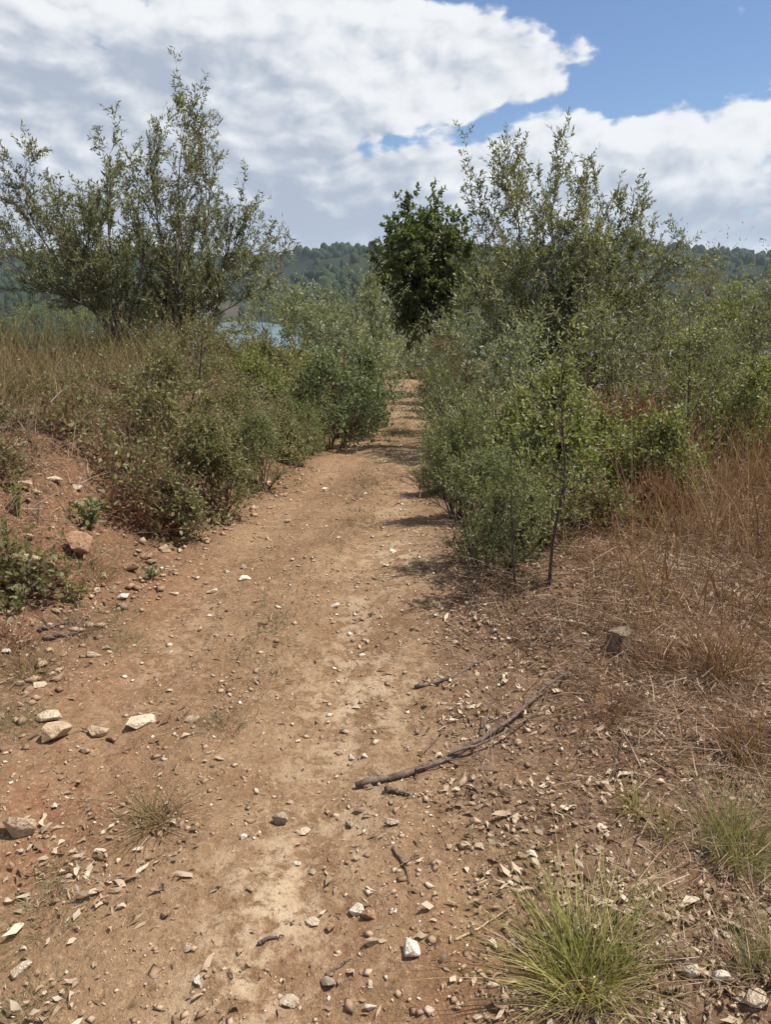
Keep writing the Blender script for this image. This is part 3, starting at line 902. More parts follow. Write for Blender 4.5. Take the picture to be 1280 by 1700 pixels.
def shrub(label, kind, xc, Yd, ytop, wpx, seed, cat='shrub', name=None, depth=1.0, dens=1.0, group=None, cap=None):
    cfg, ns, mats = KINDS[kind]
    g = rng_(seed)
    x = at(xc, ytop, Yd)[0]
    z0 = float(height(x, Yd)) - 0.02
    Hh = max(at(xc, ytop, Yd)[2] - z0, 0.15)
    Wd = wpx * Yd / FPX * 1.18
    root = np.array([x, Yd, z0])
    big = max(Hh, Wd)
    # stems fan out from the root
    ns = ns + int(3 * (big > 1.3))
    az = np.arange(ns) * 2.4 + g.uniform(0, .8, ns)
    ph = np.sqrt(np.linspace(0.02, 1.0, ns))
    K = 8
    s = np.linspace(0, 1, K)[None, :, None]
    e = np.stack([np.cos(az) * ph * Wd * 0.36, np.sin(az) * ph * Wd * 0.36 * depth, Hh * 0.80 * (1 - 0.62 * ph ** 2) * g.uniform(0.75, 1.05, ns)], 1)
    b = np.stack([np.cos(az) * Wd * 0.12 * ph, np.sin(az) * Wd * 0.12 * ph, 0 * az], 1)
    P = root + b[:, None, :] + (e - b)[:, None, :] * s + g.normal(size=(ns, 1, 3)) * np.array([.06, .06, .02]) * big * (s * (1 - s)) * 2
    P[..., 2] += (height(P[..., 0], P[..., 1]) - z0 - 0.02) * np.linspace(0, 1, K)[None, :] * 0.7
    RR = (0.004 + 0.005 * big) * g.uniform(0.6, 1.1, (ns, 1)) * (1 - 0.8 * np.linspace(0, 1, K)[None, :])
    # points filling an uneven dome down to the ground, each joined to a stem
    nq = int(np.clip(70 + 60 * Wd * Hh / 0.6, 110, 230))
    zt = g.uniform(0.03, 1.0, nq) ** 0.85
    th = g.uniform(0, 2 * np.pi, nq)
    lump = 1 + 0.20 * np.sin(3 * th + seed) + 0.16 * np.sin(5 * th + 7 * zt + seed * 2) + 0.10 * g.normal(size=nq)
    rho = np.sqrt(np.clip(1 - zt ** 2.1, 0.015, 1)) * g.uniform(0.12, 1.0, nq) ** 0.5 * lump
    qx, qy = x + np.cos(th) * rho * Wd * 0.48, Yd + np.sin(th) * rho * Wd * 0.48 * depth
    topf = 1 + 0.16 * np.sin(4.3 * (qx - x) / Wd * 2 + seed) + 0.10 * g.normal(size=nq)
    Q = np.stack([qx, qy, 0.6 * height(qx, qy) + 0.4 * z0 + 0.02 + zt * Hh * 0.92 * topf], 1)
    SP = P.reshape(-1, 3)
    SR = RR.repeat(1, 0).reshape(-1)
    dd = np.linalg.norm(Q[:, None, :] - SP[None], axis=2) + 1.2 * np.maximum(SP[None, :, 2] - Q[:, None, 2] + 0.15 * Hh, 0)
    near = dd.argmin(1)
    A = SP[near]
    KB = 4
    sb = np.linspace(0, 1, KB)[None, :, None]
    B = A[:, None, :] + (Q - A)[:, None, :] * sb + np.array([0, 0, 1.0]) * (0.22 * np.linalg.norm(Q - A, axis=1))[:, None, None] * sb * (1 - sb)
    BR = np.minimum(SR[near] * 0.7, 0.004)[:, None] * (1 - 0.65 * np.linspace(0, 1, KB)[None])
    t_len = cfg['t_len'] * (0.85 + 0.25 * min(big, 2.0))
    Tw, TR, TL = spawn(g, B, BR, np.full(nq, 7), 0.35, 1.0, 0.95, t_len, 0.2, 3, cfg.get('t_up', 0.2), 0.25, 0.5, rmin=0.001)
    out_ = np.argsort(-(rho + 0.8 * zt))[:int(nq * 0.45)]
    Sh, ShR, ShL = spawn(g, B[out_], BR[out_], np.ones(len(out_), int), 0.7, 1.0, 0.45, 0.26 * big * (0.7 + 0.5 / big), 0.0, 4, 0.35, 0.2, 0.6, rmin=0.0013)
    t = thing(name or 'shrub', label, cat, root, group)
    link('stems', build_mesh('stems', *tubes(P - root, RR, 5), mats[0], smooth=True), t)['kind'] = 'stuff'
    parts = [tubes(B - root, BR, 3), tubes(Sh - root, ShR, 3)] + ([tubes((Tw - root)[:, ::2], TR[:, ::2], 3)] if Yd < 7 else [])
    link('branches', build_mesh('branches', *join(parts), mats[1]), t)['kind'] = 'stuff'
    far = max(1.0, Yd / 9.0) ** 0.75
    leaf = (cfg['leaf'][0] * far * 1.08, cfg['leaf'][1] * far * 1.08)
    lpx = leaf[0] * leaf[1] * 0.5 * (FPX / Yd) ** 2
    nl = int(np.clip(3.4 * dens * wpx * 1.15 * Hh * FPX / Yd / lpx, 1500, cap or (8600 if Yd < 7 else 5700)))
    if kind == 'cane':
        nl = int(nl * 0.45)
    n3 = (TL * nl / TL.sum() + g.uniform(0, 1, len(TL))).astype(int)
    v, f, r = leaves(g, Tw - root, n3, leaf[0], leaf[1], cfg.get('l_ang', 0.85), 0.0, cfg.get('upb', 0.5), cfg.get('shape', 'lance') if Yd < 5 else 'lance')
    v2, f2, r2 = leaves(g, Sh - root, (ShL * 0.13 * nl / ShL.sum() + g.uniform(0, 1, len(ShL))).astype(int), leaf[0] * 0.9, leaf[1] * 0.9, 0.75, 0.05, cfg.get('upb', 0.5), cfg.get('shape', 'lance') if Yd < 5 else 'lance')
    v, f, r = np.concatenate([v, v2]), np.concatenate([f, f2 + len(v)]), np.concatenate([r, r2])
    link('crown', build_mesh('crown', v, f, mats[2], {'rnd': r}), t)['kind'] = 'stuff'
    return t


# right of the track
shrub('silvery grey-green olive shrub at the foot of the dark round tree', 'grey', 772, 12.0, 480, 175, 101)
shrub('small grey shrub closing the far end of the track', 'grey', 690, 27.0, 566, 75, 102)
shrub('low dark green shrub at the right rim of the track, just before its far end', 'broom', 722, 15.0, 600, 70, 103)
shrub('low red-brown shrub under the dark round tree', 'rust', 745, 16.5, 560, 70, 104)
shrub('feathery light green shrub, foremost of those right of the track', 'broom', 828, 4.25, 740, 225, 105)
shrub('green shrub hugging the right rim of the track behind the feathery foremost one', 'broom', 770, 5.5, 665, 130, 106)
shrub('grey-green shrub below the large olive, behind the nearest saplings', 'grey', 850, 7.6, 560, 230, 107)
shrub('yellow-green leafy shrub around the tall near sapling', 'yellow', 930, 5.3, 640, 170, 108)
shrub('low green shrub at the right rim of the track in the middle distance', 'broom', 745, 8.5, 620, 90, 109)
shrub('green shrub under the right branches of the large olive', 'olive', 1010, 8.2, 500, 220, 110)
shrub('bright green broad leaved shrub among rusty grass on the right', 'yellow', 1108, 5.9, 690, 125, 111)
shrub('rust coloured dead shrub between the large olive and the bright green shrub', 'rust', 1045, 7.0, 655, 130, 112)
shrub('tall green shrub at the right edge, second behind the rusty grass', 'yellow', 1215, 10.5, 470, 190, 113, dens=1.5)
shrub('dense green shrub filling the right edge below the far hills', 'olive', 1290, 9.0, 470, 190, 114, dens=1.5)
shrub('brownish shrub whose top meets the far right hills', 'faded', 1175, 14.0, 445, 170, 115, dens=1.5)
shrub('lower green shrub in front of the tall one at the right edge', 'broom', 1215, 8.0, 575, 170, 116, dens=1.5)
shrub('olive green shrub right behind the large olive tree', 'olive', 1085, 11.5, 470, 170, 117, dens=1.5)
shrub('green shrub in the gap below the right shrubs, over rusty grass', 'faded', 1130, 8.6, 590, 130, 118)
shrub('green shrub mass at the right edge between the tall shrub and the sapling', 'olive', 1185, 9.6, 520, 170, 175, dens=1.4)
shrub('yellow-green shrub at the right edge, low behind the rusty grass', 'yellow', 1275, 7.4, 590, 150, 176, dens=1.3)
shrub('grey-green shrub under the large olive, between the track rim and the tall near sapling', 'yellow', 862, 6.5, 680, 180, 177)
shrub('dark green low shrub by the track rim, under the silvery olive shrub', 'broom', 780, 9.6, 620, 120, 178)
# left of the track
shrub('broad olive shrub beside the lake strip', 'grey', 524, 15.0, 462, 290, 131, dens=1.6, cap=14000)
shrub('olive shrub leaning over the far left rim of the track', 'grey', 606, 17.0, 470, 110, 132, dens=1.5, cap=9000)
shrub('dark small shrub right under the lake strip', 'olive', 425, 14.0, 580, 80, 133)
shrub('dense green bramble bush bulging over the left rim of the track', 'bramble', 545, 10.0, 602, 170, 134)
shrub('smaller green bramble where the track narrows on the left', 'bramble', 607, 13.0, 585, 80, 135)
shrub('yellowish green shrub on the bank top behind the bramble bush', 'yellow', 450, 10.0, 610, 130, 136)
shrub('thin green shrub behind the broad olive shrub', 'yellow', 530, 12.0, 575, 100, 137)
shrub('pale green shrub on the bank right of the young bare stem', 'faded', 405, 7.4, 635, 140, 138)
shrub('grey-green shrub hanging down the bank towards the track', 'broom', 425, 6.6, 690, 110, 139)
shrub('tangle of red bramble canes on the bank', 'cane', 265, 5.9, 665, 150, 140)
shrub('half dry green shrub on the bank left of the young bare stem', 'faded', 300, 6.6, 610, 150, 141)
shrub('drooping leafy bramble at the foot of the bank', 'faded', 345, 5.5, 700, 120, 142)
shrub('dry brown bramble low on the bank above the dark boulder', 'cane', 205, 5.2, 745, 130, 143)
shrub('grey-green broom behind the dry grass at the left edge', 'broom', 50, 13.0, 500, 190, 144)
shrub('green broom behind the dry grass beneath the leaning olive', 'broom', 150, 13.5, 505, 150, 145)
shrub('low half dry shrub under the tall left olive', 'faded', 330, 10.0, 545, 170, 146)
shrub('dull green shrub between the two left olive trunks', 'olive', 255, 12.6, 500, 140, 147)
shrub('yellowish shrub just right of the lake strip, on the slope edge', 'faded', 462, 11.0, 572, 95, 174)
shrub('low pale green shrub along the left track rim before the bramble bush', 'faded', 470, 8.2, 690, 90, 148)
shrub('low green shrub at the bank foot below the bramble bush', 'broom', 505, 9.0, 665, 80, 149)
shrub('mixed green shrub on the bank behind the red canes', 'faded', 215, 7.2, 625, 150, 150)
shrub('thin dry shrub amid the golden grass at the left', 'cane', 110, 7.2, 640, 150, 151)
shrub('grey-green shrub in front of the tall left olive', 'faded', 360, 8.8, 610, 120, 152)
shrub('green shrub between the tall left olive and the lake strip', 'olive', 362, 11.6, 575, 70, 153)
shrub('low dull shrub under the leaning left olive trunk', 'faded', 190, 10.3, 575, 150, 154)
shrub('fresh green shrub beside the track right under the broad olive shrub', 'bramble', 590, 11.4, 610, 90, 155)
shrub('small dark green shrub left of the foremost feathery one', 'broom', 742, 6.6, 720, 80, 156)
shrub('low mixed shrub around the short thin sapling', 'faded', 885, 4.7, 800, 165, 157)
shrub('yellow-green shrub right of the tall near sapling', 'yellow', 1000, 6.2, 700, 110, 158)
shrub('small rusty bush under the bright green broad leaved shrub', 'rust', 1090, 5.4, 815, 120, 159)
shrub('brown dry bramble spilling down the bank above the tan and reddish stones', 'cane', 250, 4.9, 790, 150, 171)
shrub('faded scrub at the foot of the bank, left of the drooping bramble', 'faded', 290, 4.9, 810, 90, 172)
shrub('faded scrub on the bank top above the bare red soil', 'faded', 150, 6.2, 690, 130, 173)
shrub('low mixed scrub right of the tall near sapling, by the dead grass', 'faded', 990, 5.0, 815, 130, 161)
shrub('low tangle of dry canes at the left edge above the dark rotten sticks', 'cane', 45, 3.55, 985, 150, 162)
shrub('low faded scrub at the left edge over the big pale block', 'faded', 0, 4.3, 890, 110, 163)
shrub('rusty dry scrub in the cut of the bank right of the dark boulder', 'rust', 215, 4.75, 850, 110, 164, dens=0.5)
shrub('half dry scrub under the golden grass at the left edge', 'faded', 60, 6.6, 665, 140, 165)
shrub('dry brown canes on the bank over the pale slabs', 'cane', 120, 5.5, 720, 140, 166)
shrub('dull low scrub at the left edge above the tan stone high on the bank', 'cane', 15, 5.3, 740, 110, 167)
shrub('olive shrub added to shade the far track from the right, beneath the dark round tree', 'olive', 752, 18.5, 530, 95, 168)  # added shrub, put here to deepen the shadow bands across the far track
# beyond: closing the view behind the nearer ones
for i, (xc, Yd, yt, w, kd, lab) in enumerate((
        (1060, 22, 460, 200, 'faded', 'distant dull shrub behind the right flank of the large olive'),
        (1260, 18, 455, 200, 'olive', 'distant shrub at the right edge just under the far hills'),
        (655, 36, 562, 110, 'yellow', 'far yellow-green shrub where the track disappears'),
        (612, 30, 555, 80, 'grey', 'far grey-green shrub left of where the track disappears'),
        (-30, 10, 545, 160, 'faded', 'dull green shrub half cut off by the left edge behind the dry grass'))):
    shrub(lab, kd, xc, Yd, yt, w, 180 + i)


# ------------------------------------------------------------------ saplings
def sapling(label, pts_px, Yd, rad, spread, seed, mats, leaf, cfg=None):
    b = gp(*pts_px[0])
    Yb = b[1] if Yd is None else Yd
    pts = [np.array([b[0], Yb, float(height(b[0], Yb)) - 0.02])] + [at(q[0], q[1], Yb + (q[2] if len(q) > 2 else 0)) for q in pts_px[1:]]
    P = smooth_poly(pts, 12)[None]
    RR = (rad * (1 - 0.88 * np.linspace(0, 1, 12)))[None]
    c = dict(b_per_m=26, b_len=spread, b_ang=0.95, b_up=0.18, b_fall=0.45, t_per_m=20, t_len=0.10, l_per_m=75, leaf=leaf, shape='round', b_t0=0.28, bl=16, upb=0.7, S=6)
    if cfg:
        c.update(cfg)
    return plant_obj('sapling', label, 'sapling', pts[0], P, RR, c, seed, mats)


sapling('tall near sapling with a thin dark stem and sparse small leaves', [(913, 968), (918, 880), (945, 790), (930, 690), (935, 580)], None, 0.011, 0.22, 201, (M_TWIG, M_TWIG, M_YELLOW), (0.020, 0.013))
sapling('short thin sapling just left of the tall near one', [(858, 985), (852, 920), (848, 840), (850, 790)], None, 0.008, 0.28, 202, (M_TWIG, M_TWIG, M_BROOM), (0.018, 0.011))
sapling('straight sapling with airy leaves at right, rising from rusty grass', [(1141, 800), (1142, 700), (1146, 610), (1145, 520)], None, 0.013, 0.24, 203, (M_TWIG, M_TWIG, M_YELLOW), (0.024, 0.015))
sapling('young slender stem standing on the left bank', [(332, 690), (333, 620), (335, 560), (337, 500)], 6.9, 0.012, 0.16, 204, (M_TWIG, M_TWIG, M_OLIVE), (0.024, 0.010), dict(b_t0=0.5, b_per_m=16))


# ------------------------------------------------------------------ stones
def rock_mesh(seed, flat, elong, mat, npts=18):
    g = rng_(seed)
    p = unit(g.normal(size=(npts, 3))) * g.uniform(0.82, 1.0, (npts, 1))
    p *= np.array([0.5 * elong ** 0.5, 0.5 / elong ** 0.5, 0.5 * flat])
    bm = bmesh.new()
    for q in p:
        bm.verts.new(q)
    r = bmesh.ops.convex_hull(bm, input=bm.verts)
    bmesh.ops.delete(bm, geom=[e for e in r['geom_interior'] if isinstance(e, bmesh.types.BMVert)], context='VERTS')
    bmesh.ops.bevel(bm, geom=list(bm.edges), offset=0.02, segments=1, affect='EDGES', clamp_overlap=True)
    bmesh.ops.triangulate(bm, faces=bm.faces)
    me = bpy.data.meshes.new('stone')
    bm.to_mesh(me)
    bm.free()
    me.materials.append(mat)
    return me


STONES = [
    # px, py (where it rests), width px, flatness, elongation, material, label
    (465, 1372, 34, .75, 1.2, 'grey', 'rounded grey stone in the middle of the near track'),
    (403, 1393, 15, .8, 1.0, 'white', 'small white cube-like stone left of the rounded grey stone'),
    (578, 1376, 21, .7, 1.2, 'grey', 'small grey stone right of the rounded grey stone'),
    (592, 1522, 32, .8, 1.1, 'white', 'whitish half of the pair of touching lumps near the bottom'),
    (613, 1528, 34, .75, 1.2, 'rust', 'rust orange lump touching a whitish one near the bottom'),
    (518, 1541, 27, .65, 1.3, 'pale', 'pale blocky stone left of the rust orange lump'),
    (551, 1549, 22, .75, 1.2, 'rust', 'small rusty stone below the rust orange lump, beside a pale block'),
    (617, 1575, 30, .6, 1.9, 'tan', 'long upright brownish stone below the rust orange lump'),
    (545, 1646, 34, .5, 1.6, 'grey', 'flat grey stone at the bottom of the track'),
    (480, 1676, 34, .6, 1.5, 'pale', 'rough pale stone at the very bottom, left of the flat grey one'),
    (329, 1637, 21, .8, 1.1, 'white', 'white cube-like stone at the bottom left of the bare pale patch'),
    (309, 1581, 20, .7, 1.2, 'pale', 'small pale stone above the white cube-like stone at the bottom'),
    (26, 1392, 60, .8, 1.35, 'tan', 'large tan block at the left edge, shaded underneath'),
    (47, 1414, 16, .8, 1.0, 'pale', 'small pale stone at the foot of the large tan block'),
    (30, 1418, 22, .5, 1.5, 'pale', 'flat pale chip under the large tan block at the left edge'),
    (82, 1234, 66, .55, 1.4, 'tan', 'largest tan rock of the row across the left side'),
    (160, 1226, 42, .55, 1.3, 'tan', 'middle tan rock of the row across the left side'),
    (226, 1212, 62, .35, 1.9, 'pale', 'flat pale slab at the right end of the row of rocks'),
    (185, 1233, 30, .5, 1.6, 'red', 'small reddish rock below the pale slab of the rock row'),
    (75, 1204, 56, .35, 1.9, 'pale', 'flat slab lying above the largest tan rock of the row'),
    (138, 1252, 22, .5, 1.3, 'tan', 'small flat stone just below the row of tan rocks'),
    (316, 1201, 22, .7, 1.2, 'tan', 'single tan stone right of the row of rocks'),
    (87, 1343, 15, .7, 1.2, 'white', 'small white stone on the red soil above the large tan block'),
    (203, 999, 28, .45, 1.4, 'white', 'white oval stone at the left rim of the track'),
    (401, 965, 32, .4, 1.7, 'white', 'bright white flat stone in the track ahead'),
    (405, 945, 16, .7, 1.2, 'pale', 'little pale stone just behind the bright white flat one'),
    (350, 987, 26, .4, 1.4, 'pale', 'flat pale stone between the white oval and the bright white flat stone'),
    (374, 952, 18, .4, 1.8, 'pale', 'thin pale chip left of the bright white flat stone'),
    (557, 1011, 24, .5, 1.8, 'white', 'white elongated stone alone right of the track middle'),
    (153, 1091, 30, .5, 1.5, 'pale', 'pale stone on the left rim below the dark twigs'),
    (175, 1082, 22, .5, 1.3, 'tan', 'tan stone touching the pale one below the dark twigs'),
    (286, 989, 24, .4, 1.7, 'pale', 'flat pale stone right of the white oval stone'),
    (159, 984, 15, .8, 1.0, 'pale', 'little pale stone left of the white oval stone'),
    (149, 1012, 12, .6, 1.2, 'white', 'tiny white stone below left of the white oval stone'),
    (212, 951, 36, .5, 1.6, 'red', 'reddish slab at the foot of the bank'),
    (272, 920, 30, .6, 1.4, 'tan', 'tan stone at the foot of the bank under the brambles'),
    (238, 930, 32, .5, 1.5, 'red', 'dark reddish stone left of the tan one under the brambles'),
    (296, 918, 16, .6, 1.3, 'pale', 'small pale stone right of the tan one under the brambles'),
    (334, 926, 12, .6, 1.3, 'pale', 'tiny pale stone on the track rim beyond the brambles'),
    (42, 960, 62, .65, 1.3, 'pale', 'big pale block low on the bank at the left'),
    (98, 972, 40, .65, 1.2, 'red', 'reddish angular stone right of the big pale block'),
    (170, 963, 24, .6, 1.3, 'tan', 'tan stone between the reddish angular one and the reddish slab'),
    (122, 925, 58, .9, 1.1, 'red', 'dark brown boulder in the cut of the bank'),
    (35, 812, 34, .5, 1.5, 'tan', 'tan stone high on the bank at the left edge'),
    (85, 798, 38, .35, 1.9, 'pale', 'pale slab high on the bank'),
    (120, 815, 32, .35, 1.7, 'pale', 'second pale slab on the bank, lower and to the right'),
    (60, 822, 18, .6, 1.2, 'tan', 'small tan stone between the stones high on the bank'),
    (40, 895, 36, .4, 1.7, 'tan', 'long tan stone half way up the bank at the left edge'),
    (540, 815, 18, .5, 1.5, 'white', 'white stone alone in the left half of the distant track'),
    (391, 818, 14, .6, 1.2, 'white', 'whitish stone under the hanging shrub on the bank'),
    (423, 812, 12, .6, 1.3, 'pale', 'pale stone right of the whitish one under the hanging shrub'),
    (463, 804, 11, .6, 1.2, 'white', 'small white stone at the bank foot nearest the bramble bush'),
    (384, 866, 14, .6, 1.2, 'pale', 'pale stone on the left track rim, nearer than the hanging shrub'),
    (476, 868, 20, .35, 1.8, 'tan', 'thin tan stone in the track ahead of the bright white flat stone'),
    (680, 1592, 44, .6, 1.3, 'white', 'crumbly white lump right of the rust orange one'),
    (1150, 1624, 34, .6, 1.3, 'white', 'rough white stone right of the large green grass tuft'),
    (1201, 1640, 34, .65, 1.2, 'white', 'second rough white stone, next to the right corner'),
    (1260, 1676, 40, .6, 1.2, 'pale', 'yellowish stone in the bottom right corner'),
    (1232, 1668, 26, .5, 1.4, 'pale', 'flat pale stone beside the yellowish one in the corner'),
    (653, 1371, 30, .5, 1.4, 'pale', 'pale stone below the end of the fallen branch'),
    (542, 1471, 24, .7, 1.2, 'tan', 'tan stone right of the bare pale patch'),
    (413, 1482, 20, .45, 1.6, 'tan', 'thin tan stone above the bare pale patch'),
    (277, 1524, 24, .7, 1.1, 'red', 'reddish stone left of the bare pale patch'),
    (614, 1678, 24, .6, 1.3, 'white', 'white pointed chip at the very bottom, right of the middle'),
    (30, 1624, 40, .4, 1.4, 'pale', 'pale flat stone in the bottom left among dry leaves'),
    (500, 1389, 32, .3, 1.5, 'pale', 'pale stone sunk in the soil below right of the rounded grey one'),
    (585, 1262, 17, .7, 1.1, 'white', 'white pebble left of the fallen branch end'),
    (606, 1259, 14, .7, 1.2, 'white', 'smaller white pebble beside the one left of the fallen branch end'),
    (491, 1439, 20, .45, 1.5, 'white', 'white pebble above the bare pale patch, below the sunk stone'),
    (519, 1453, 14, .7, 1.2, 'pale', 'little pale pebble just left of the tan stone by the bare patch'),
    (7, 1085, 20, .5, 1.4, 'white', 'white stone cut by the left edge below the dark twigs'),
    (62, 1142, 30, .35, 1.6, 'pale', 'flat pale stone on the left rim above the row of rocks'),
    (30, 1140, 20, .5, 1.4, 'tan', 'tan stone at the left edge above the row of rocks'),
    (592, 1430, 18, .7, 1.2, 'tan', 'tan pebble between the grey stone and the tan stone on the right'),
    (338, 1080, 15, .4, 1.4, 'grey', 'grey flat pebble left of the grassy strip on the track'),
    (280, 1150, 16, .35, 1.6, 'pale', 'thin pale chip on the track above the single tan stone'),
    (655, 918, 24, .35, 1.7, 'white', 'whitish slab at the right rim of the track beside the shrubs'),
    (640, 942, 18, .35, 1.6, 'pale', 'pale chip near the whitish slab at the right rim'),
    (592, 1178, 20, .35, 1.6, 'pale', 'pale flat chip on the right half of the track'),
    (885, 1427, 26, .5, 1.3, 'white', 'white chip among dry leaves above the large grass tuft'),
]
for i, (px, py, wpx, flat, el, mk, lab) in enumerate(STONES):
    p = gp(px, py)
    g = rng_(3000 + i)
    depth = math.sqrt(p[0] ** 2 + p[1] ** 2 + (CAM_Z - p[2]) ** 2)
    w = wpx * depth / FPX * 0.95
    o = tag(link('stone', rock_mesh(4000 + i, flat, el, M_RK[mk], 11 if wpx < 30 else 15)), lab, 'stone', 'loose stones on and beside the track')
    hgt = w * flat
    # rests where it is seen: centre a little behind the front foot
    yb = p[1] + 0.25 * w
    o.location = (p[0], yb, float(height(p[0], yb)) + hgt * 0.28)
    o.scale = (w / (el ** 0.5), w / (el ** 0.5) * 1.0, w)
    o.rotation_euler = (g.normal() * 0.12, g.normal() * 0.12, g.normal() * 0.35)

# gravel: pebbles too small and too many to pick apart
m, N = new_mat('gravel')
o_ = N.n('ShaderNodeOutputMaterial')
ra = N.n('ShaderNodeAttribute', attribute_name='rnd').outputs['Fac']
g_ = N.n('ShaderNodeTexCoord')
c_ = ramp(N, ra, [(0.0, (0.22, 0.135, 0.085)), (0.4, (0.34, 0.225, 0.145)), (0.7, (0.44, 0.32, 0.215)), (0.92, (0.58, 0.47, 0.35)), (1.0, (0.74, 0.67, 0.57))])
nz = N.noise(g_.outputs['Object'], 70, 3, 0.6)
c_ = N.mix(N.ss(nz, 0.3, 0.7, 0.0, 0.35), c_, (0.20, 0.11, 0.065))
p_ = N.n('ShaderNodeBsdfPrincipled', {'Base Color': c_, 'Roughness': 0.9, 'Specular IOR Level': 0.2})
N.t.links.new(p_.outputs[0], o_.inputs[0])
M_GRAVEL = m


def scatter(g, n, x0, x1, y0, y1, power=2.0):
    """points thicker towards the viewer's end of the track"""
    u = g.uniform(0, 1, n)
    y = y0 + (y1 - y0) * u ** power
    x = g.uniform(-1, 1, n)
    half = 0.62 * y + 1.0
    x = np.clip(x * half, x0, x1)
    return x, y


ICO_V = np.array([[.5, 0, 0], [0, .5, 0], [-.5, 0, 0], [0, -.5, 0], [.12, .1, .5], [0, 0, -.4]])
ICO_V = np.array([[.45, .28, 0], [-.28, .45, .05], [-.45, -.28, 0], [.28, -.45, -.05], [.1, .12, .42], [0, 0, -.4]])
ICO_F = np.array([[0, 1, 4], [1, 2, 4], [2, 3, 4], [3, 0, 4], [1, 0, 5], [2, 1, 5], [3, 2, 5], [0, 3, 5]])


def pebbles(g, x, y, size, sink=0.32):
    n = len(x)
    z = height(x, y)
    jit = g.uniform(0.65, 1.25, (n, len(ICO_V), 1))
    Vv = ICO_V[None] * jit
    sc = np.stack([size * g.uniform(0.8, 1.4, n), size * g.uniform(0.6, 1.0, n), size * g.uniform(0.35, 0.75, n)], 1)
    Vv = Vv * sc[:, None, :]
    a = g.uniform(0, 2 * np.pi, n)
    c, s = np.cos(a)[:, None], np.sin(a)[:, None]
    xx = Vv[..., 0] * c - Vv[..., 1] * s
    yy = Vv[..., 0] * s + Vv[..., 1] * c
    Vv = np.stack([xx + x[:, None], yy + y[:, None], Vv[..., 2] + (z + sc[:, 2] * (0.5 - sink))[:, None]], -1)
    F = (np.arange(n)[:, None, None] * len(ICO_V) + ICO_F[None]).reshape(-1, 3)
    return Vv.reshape(-1, 3), F, n


g = rng_(500)
x, y = scatter(g, 36000, -6, 6, 0.9, 13, 1.9)
e = edge_d(x, y)
clump = fbm(x * 2.2, y * 2.2, 3, 91)
dxp = x - path_c(y)
dens = np.where(e < 0, 0.5 + 0.6 * np.exp(-((dxp - 0.45) / 0.3) ** 2), np.where(dxp < 0, 0.75, 0.5)) + 0.0 + 2.2 * clump
k = g.uniform(0, 1, len(x)) < dens
x, y = x[k], y[k]
size = 0.0068 * np.exp(g.normal(size=len(x)) * 0.75) * (0.8 + 0.14 * y)
size = np.minimum(size, 0.035)
v, f, n = pebbles(g, x, y, size)
rn = g.uniform(0, 1, n) ** 1.1
tag(link('gravel', build_mesh('gravel', v, f, M_GRAVEL, {'rnd': np.repeat(rn, len(ICO_V))})), 'fine gravel and soil crumbs strewn over the track', 'gravel', kind='stuff')
g = rng_(501)
x = g.uniform(-5, -0.8, 11000)
y = g.uniform(1.6, 8, 11000)
e = edge_d(x, y)
k = (e > -0.1) & (e < 1.9 + 0.6 * fbm(x, y, 2, 5)) & (g.uniform(0, 1, len(x)) < 0.55 + fbm(x * 1.5, y * 1.5, 2, 93))
x, y = x[k], y[k]
size = np.minimum(0.021 * np.exp(g.normal(size=len(x)) * 0.7), 0.022 * np.clip(y, 1.5, 4))
v, f, n = pebbles(g, x, y, size, 0.3)
tag(link('bank_rubble', build_mesh('bank_rubble', v, f, M_GRAVEL, {'rnd': np.repeat(g.uniform(0, 0.8, n) ** 1.3, len(ICO_V))})), 'clods and small rubble on the red earth bank', 'rubble', kind='stuff')


# ------------------------------------------------------------------ dry leaf litter
def litter(g, x, y, ln, wd, lift=0.006):
    n = len(x)
    z = height(x, y)
    a = g.uniform(0, 2 * np.pi, n)
    tilt = g.normal(size=n) * 0.28
    d = np.stack([np.cos(a) * np.cos(tilt), np.sin(a) * np.cos(tilt), np.sin(tilt)], 1)
    roll = g.normal(size=n) * 0.5
    sd_ = unit(np.cross(d, np.array([0, 0, 1.0])))
    up = np.cross(sd_, d)
    side = np.cos(roll)[:, None] * sd_ + np.sin(roll)[:, None] * up
    nr = np.cross(side, d)
    l, w = ln[:, None], wd[:, None]
    c = np.stack([x, y, z + lift + 0.35 * np.abs(np.sin(tilt)) * ln + 0.3 * np.abs(np.sin(roll)) * wd], 1)
    curl = (g.normal(size=n) * 0.22)[:, None] * l
    cup = (g.uniform(0.05, 0.35, n))[:, None] * w
    p0 = c - d * l * .5 + nr * curl
    p3 = c + d * l * .5 + nr * curl
    m1, m2 = c - d * l * .17, c + d * l * .2
    Vv = np.stack([p0, m1 + side * w * .5 + nr * cup, m2 + side * w * .46 + nr * cup, p3, m2 - side * w * .46 + nr * cup, m1 - side * w * .5 + nr * cup], 1)
    Vv = Vv + g.normal(size=Vv.shape) * (np.array([.09, .09, .05]) * ln[:, None])[:, None, :]
    base = np.arange(n)[:, None] * 6
    tri = np.concatenate([base + np.array([[0, 5, 1]]), base + np.array([[4, 3, 2]])])
    qd = base + np.array([[5, 4, 2, 1]])
    return Vv.reshape(-1, 3), [tri, qd], np.repeat(g.uniform(0, 1, n), 6)


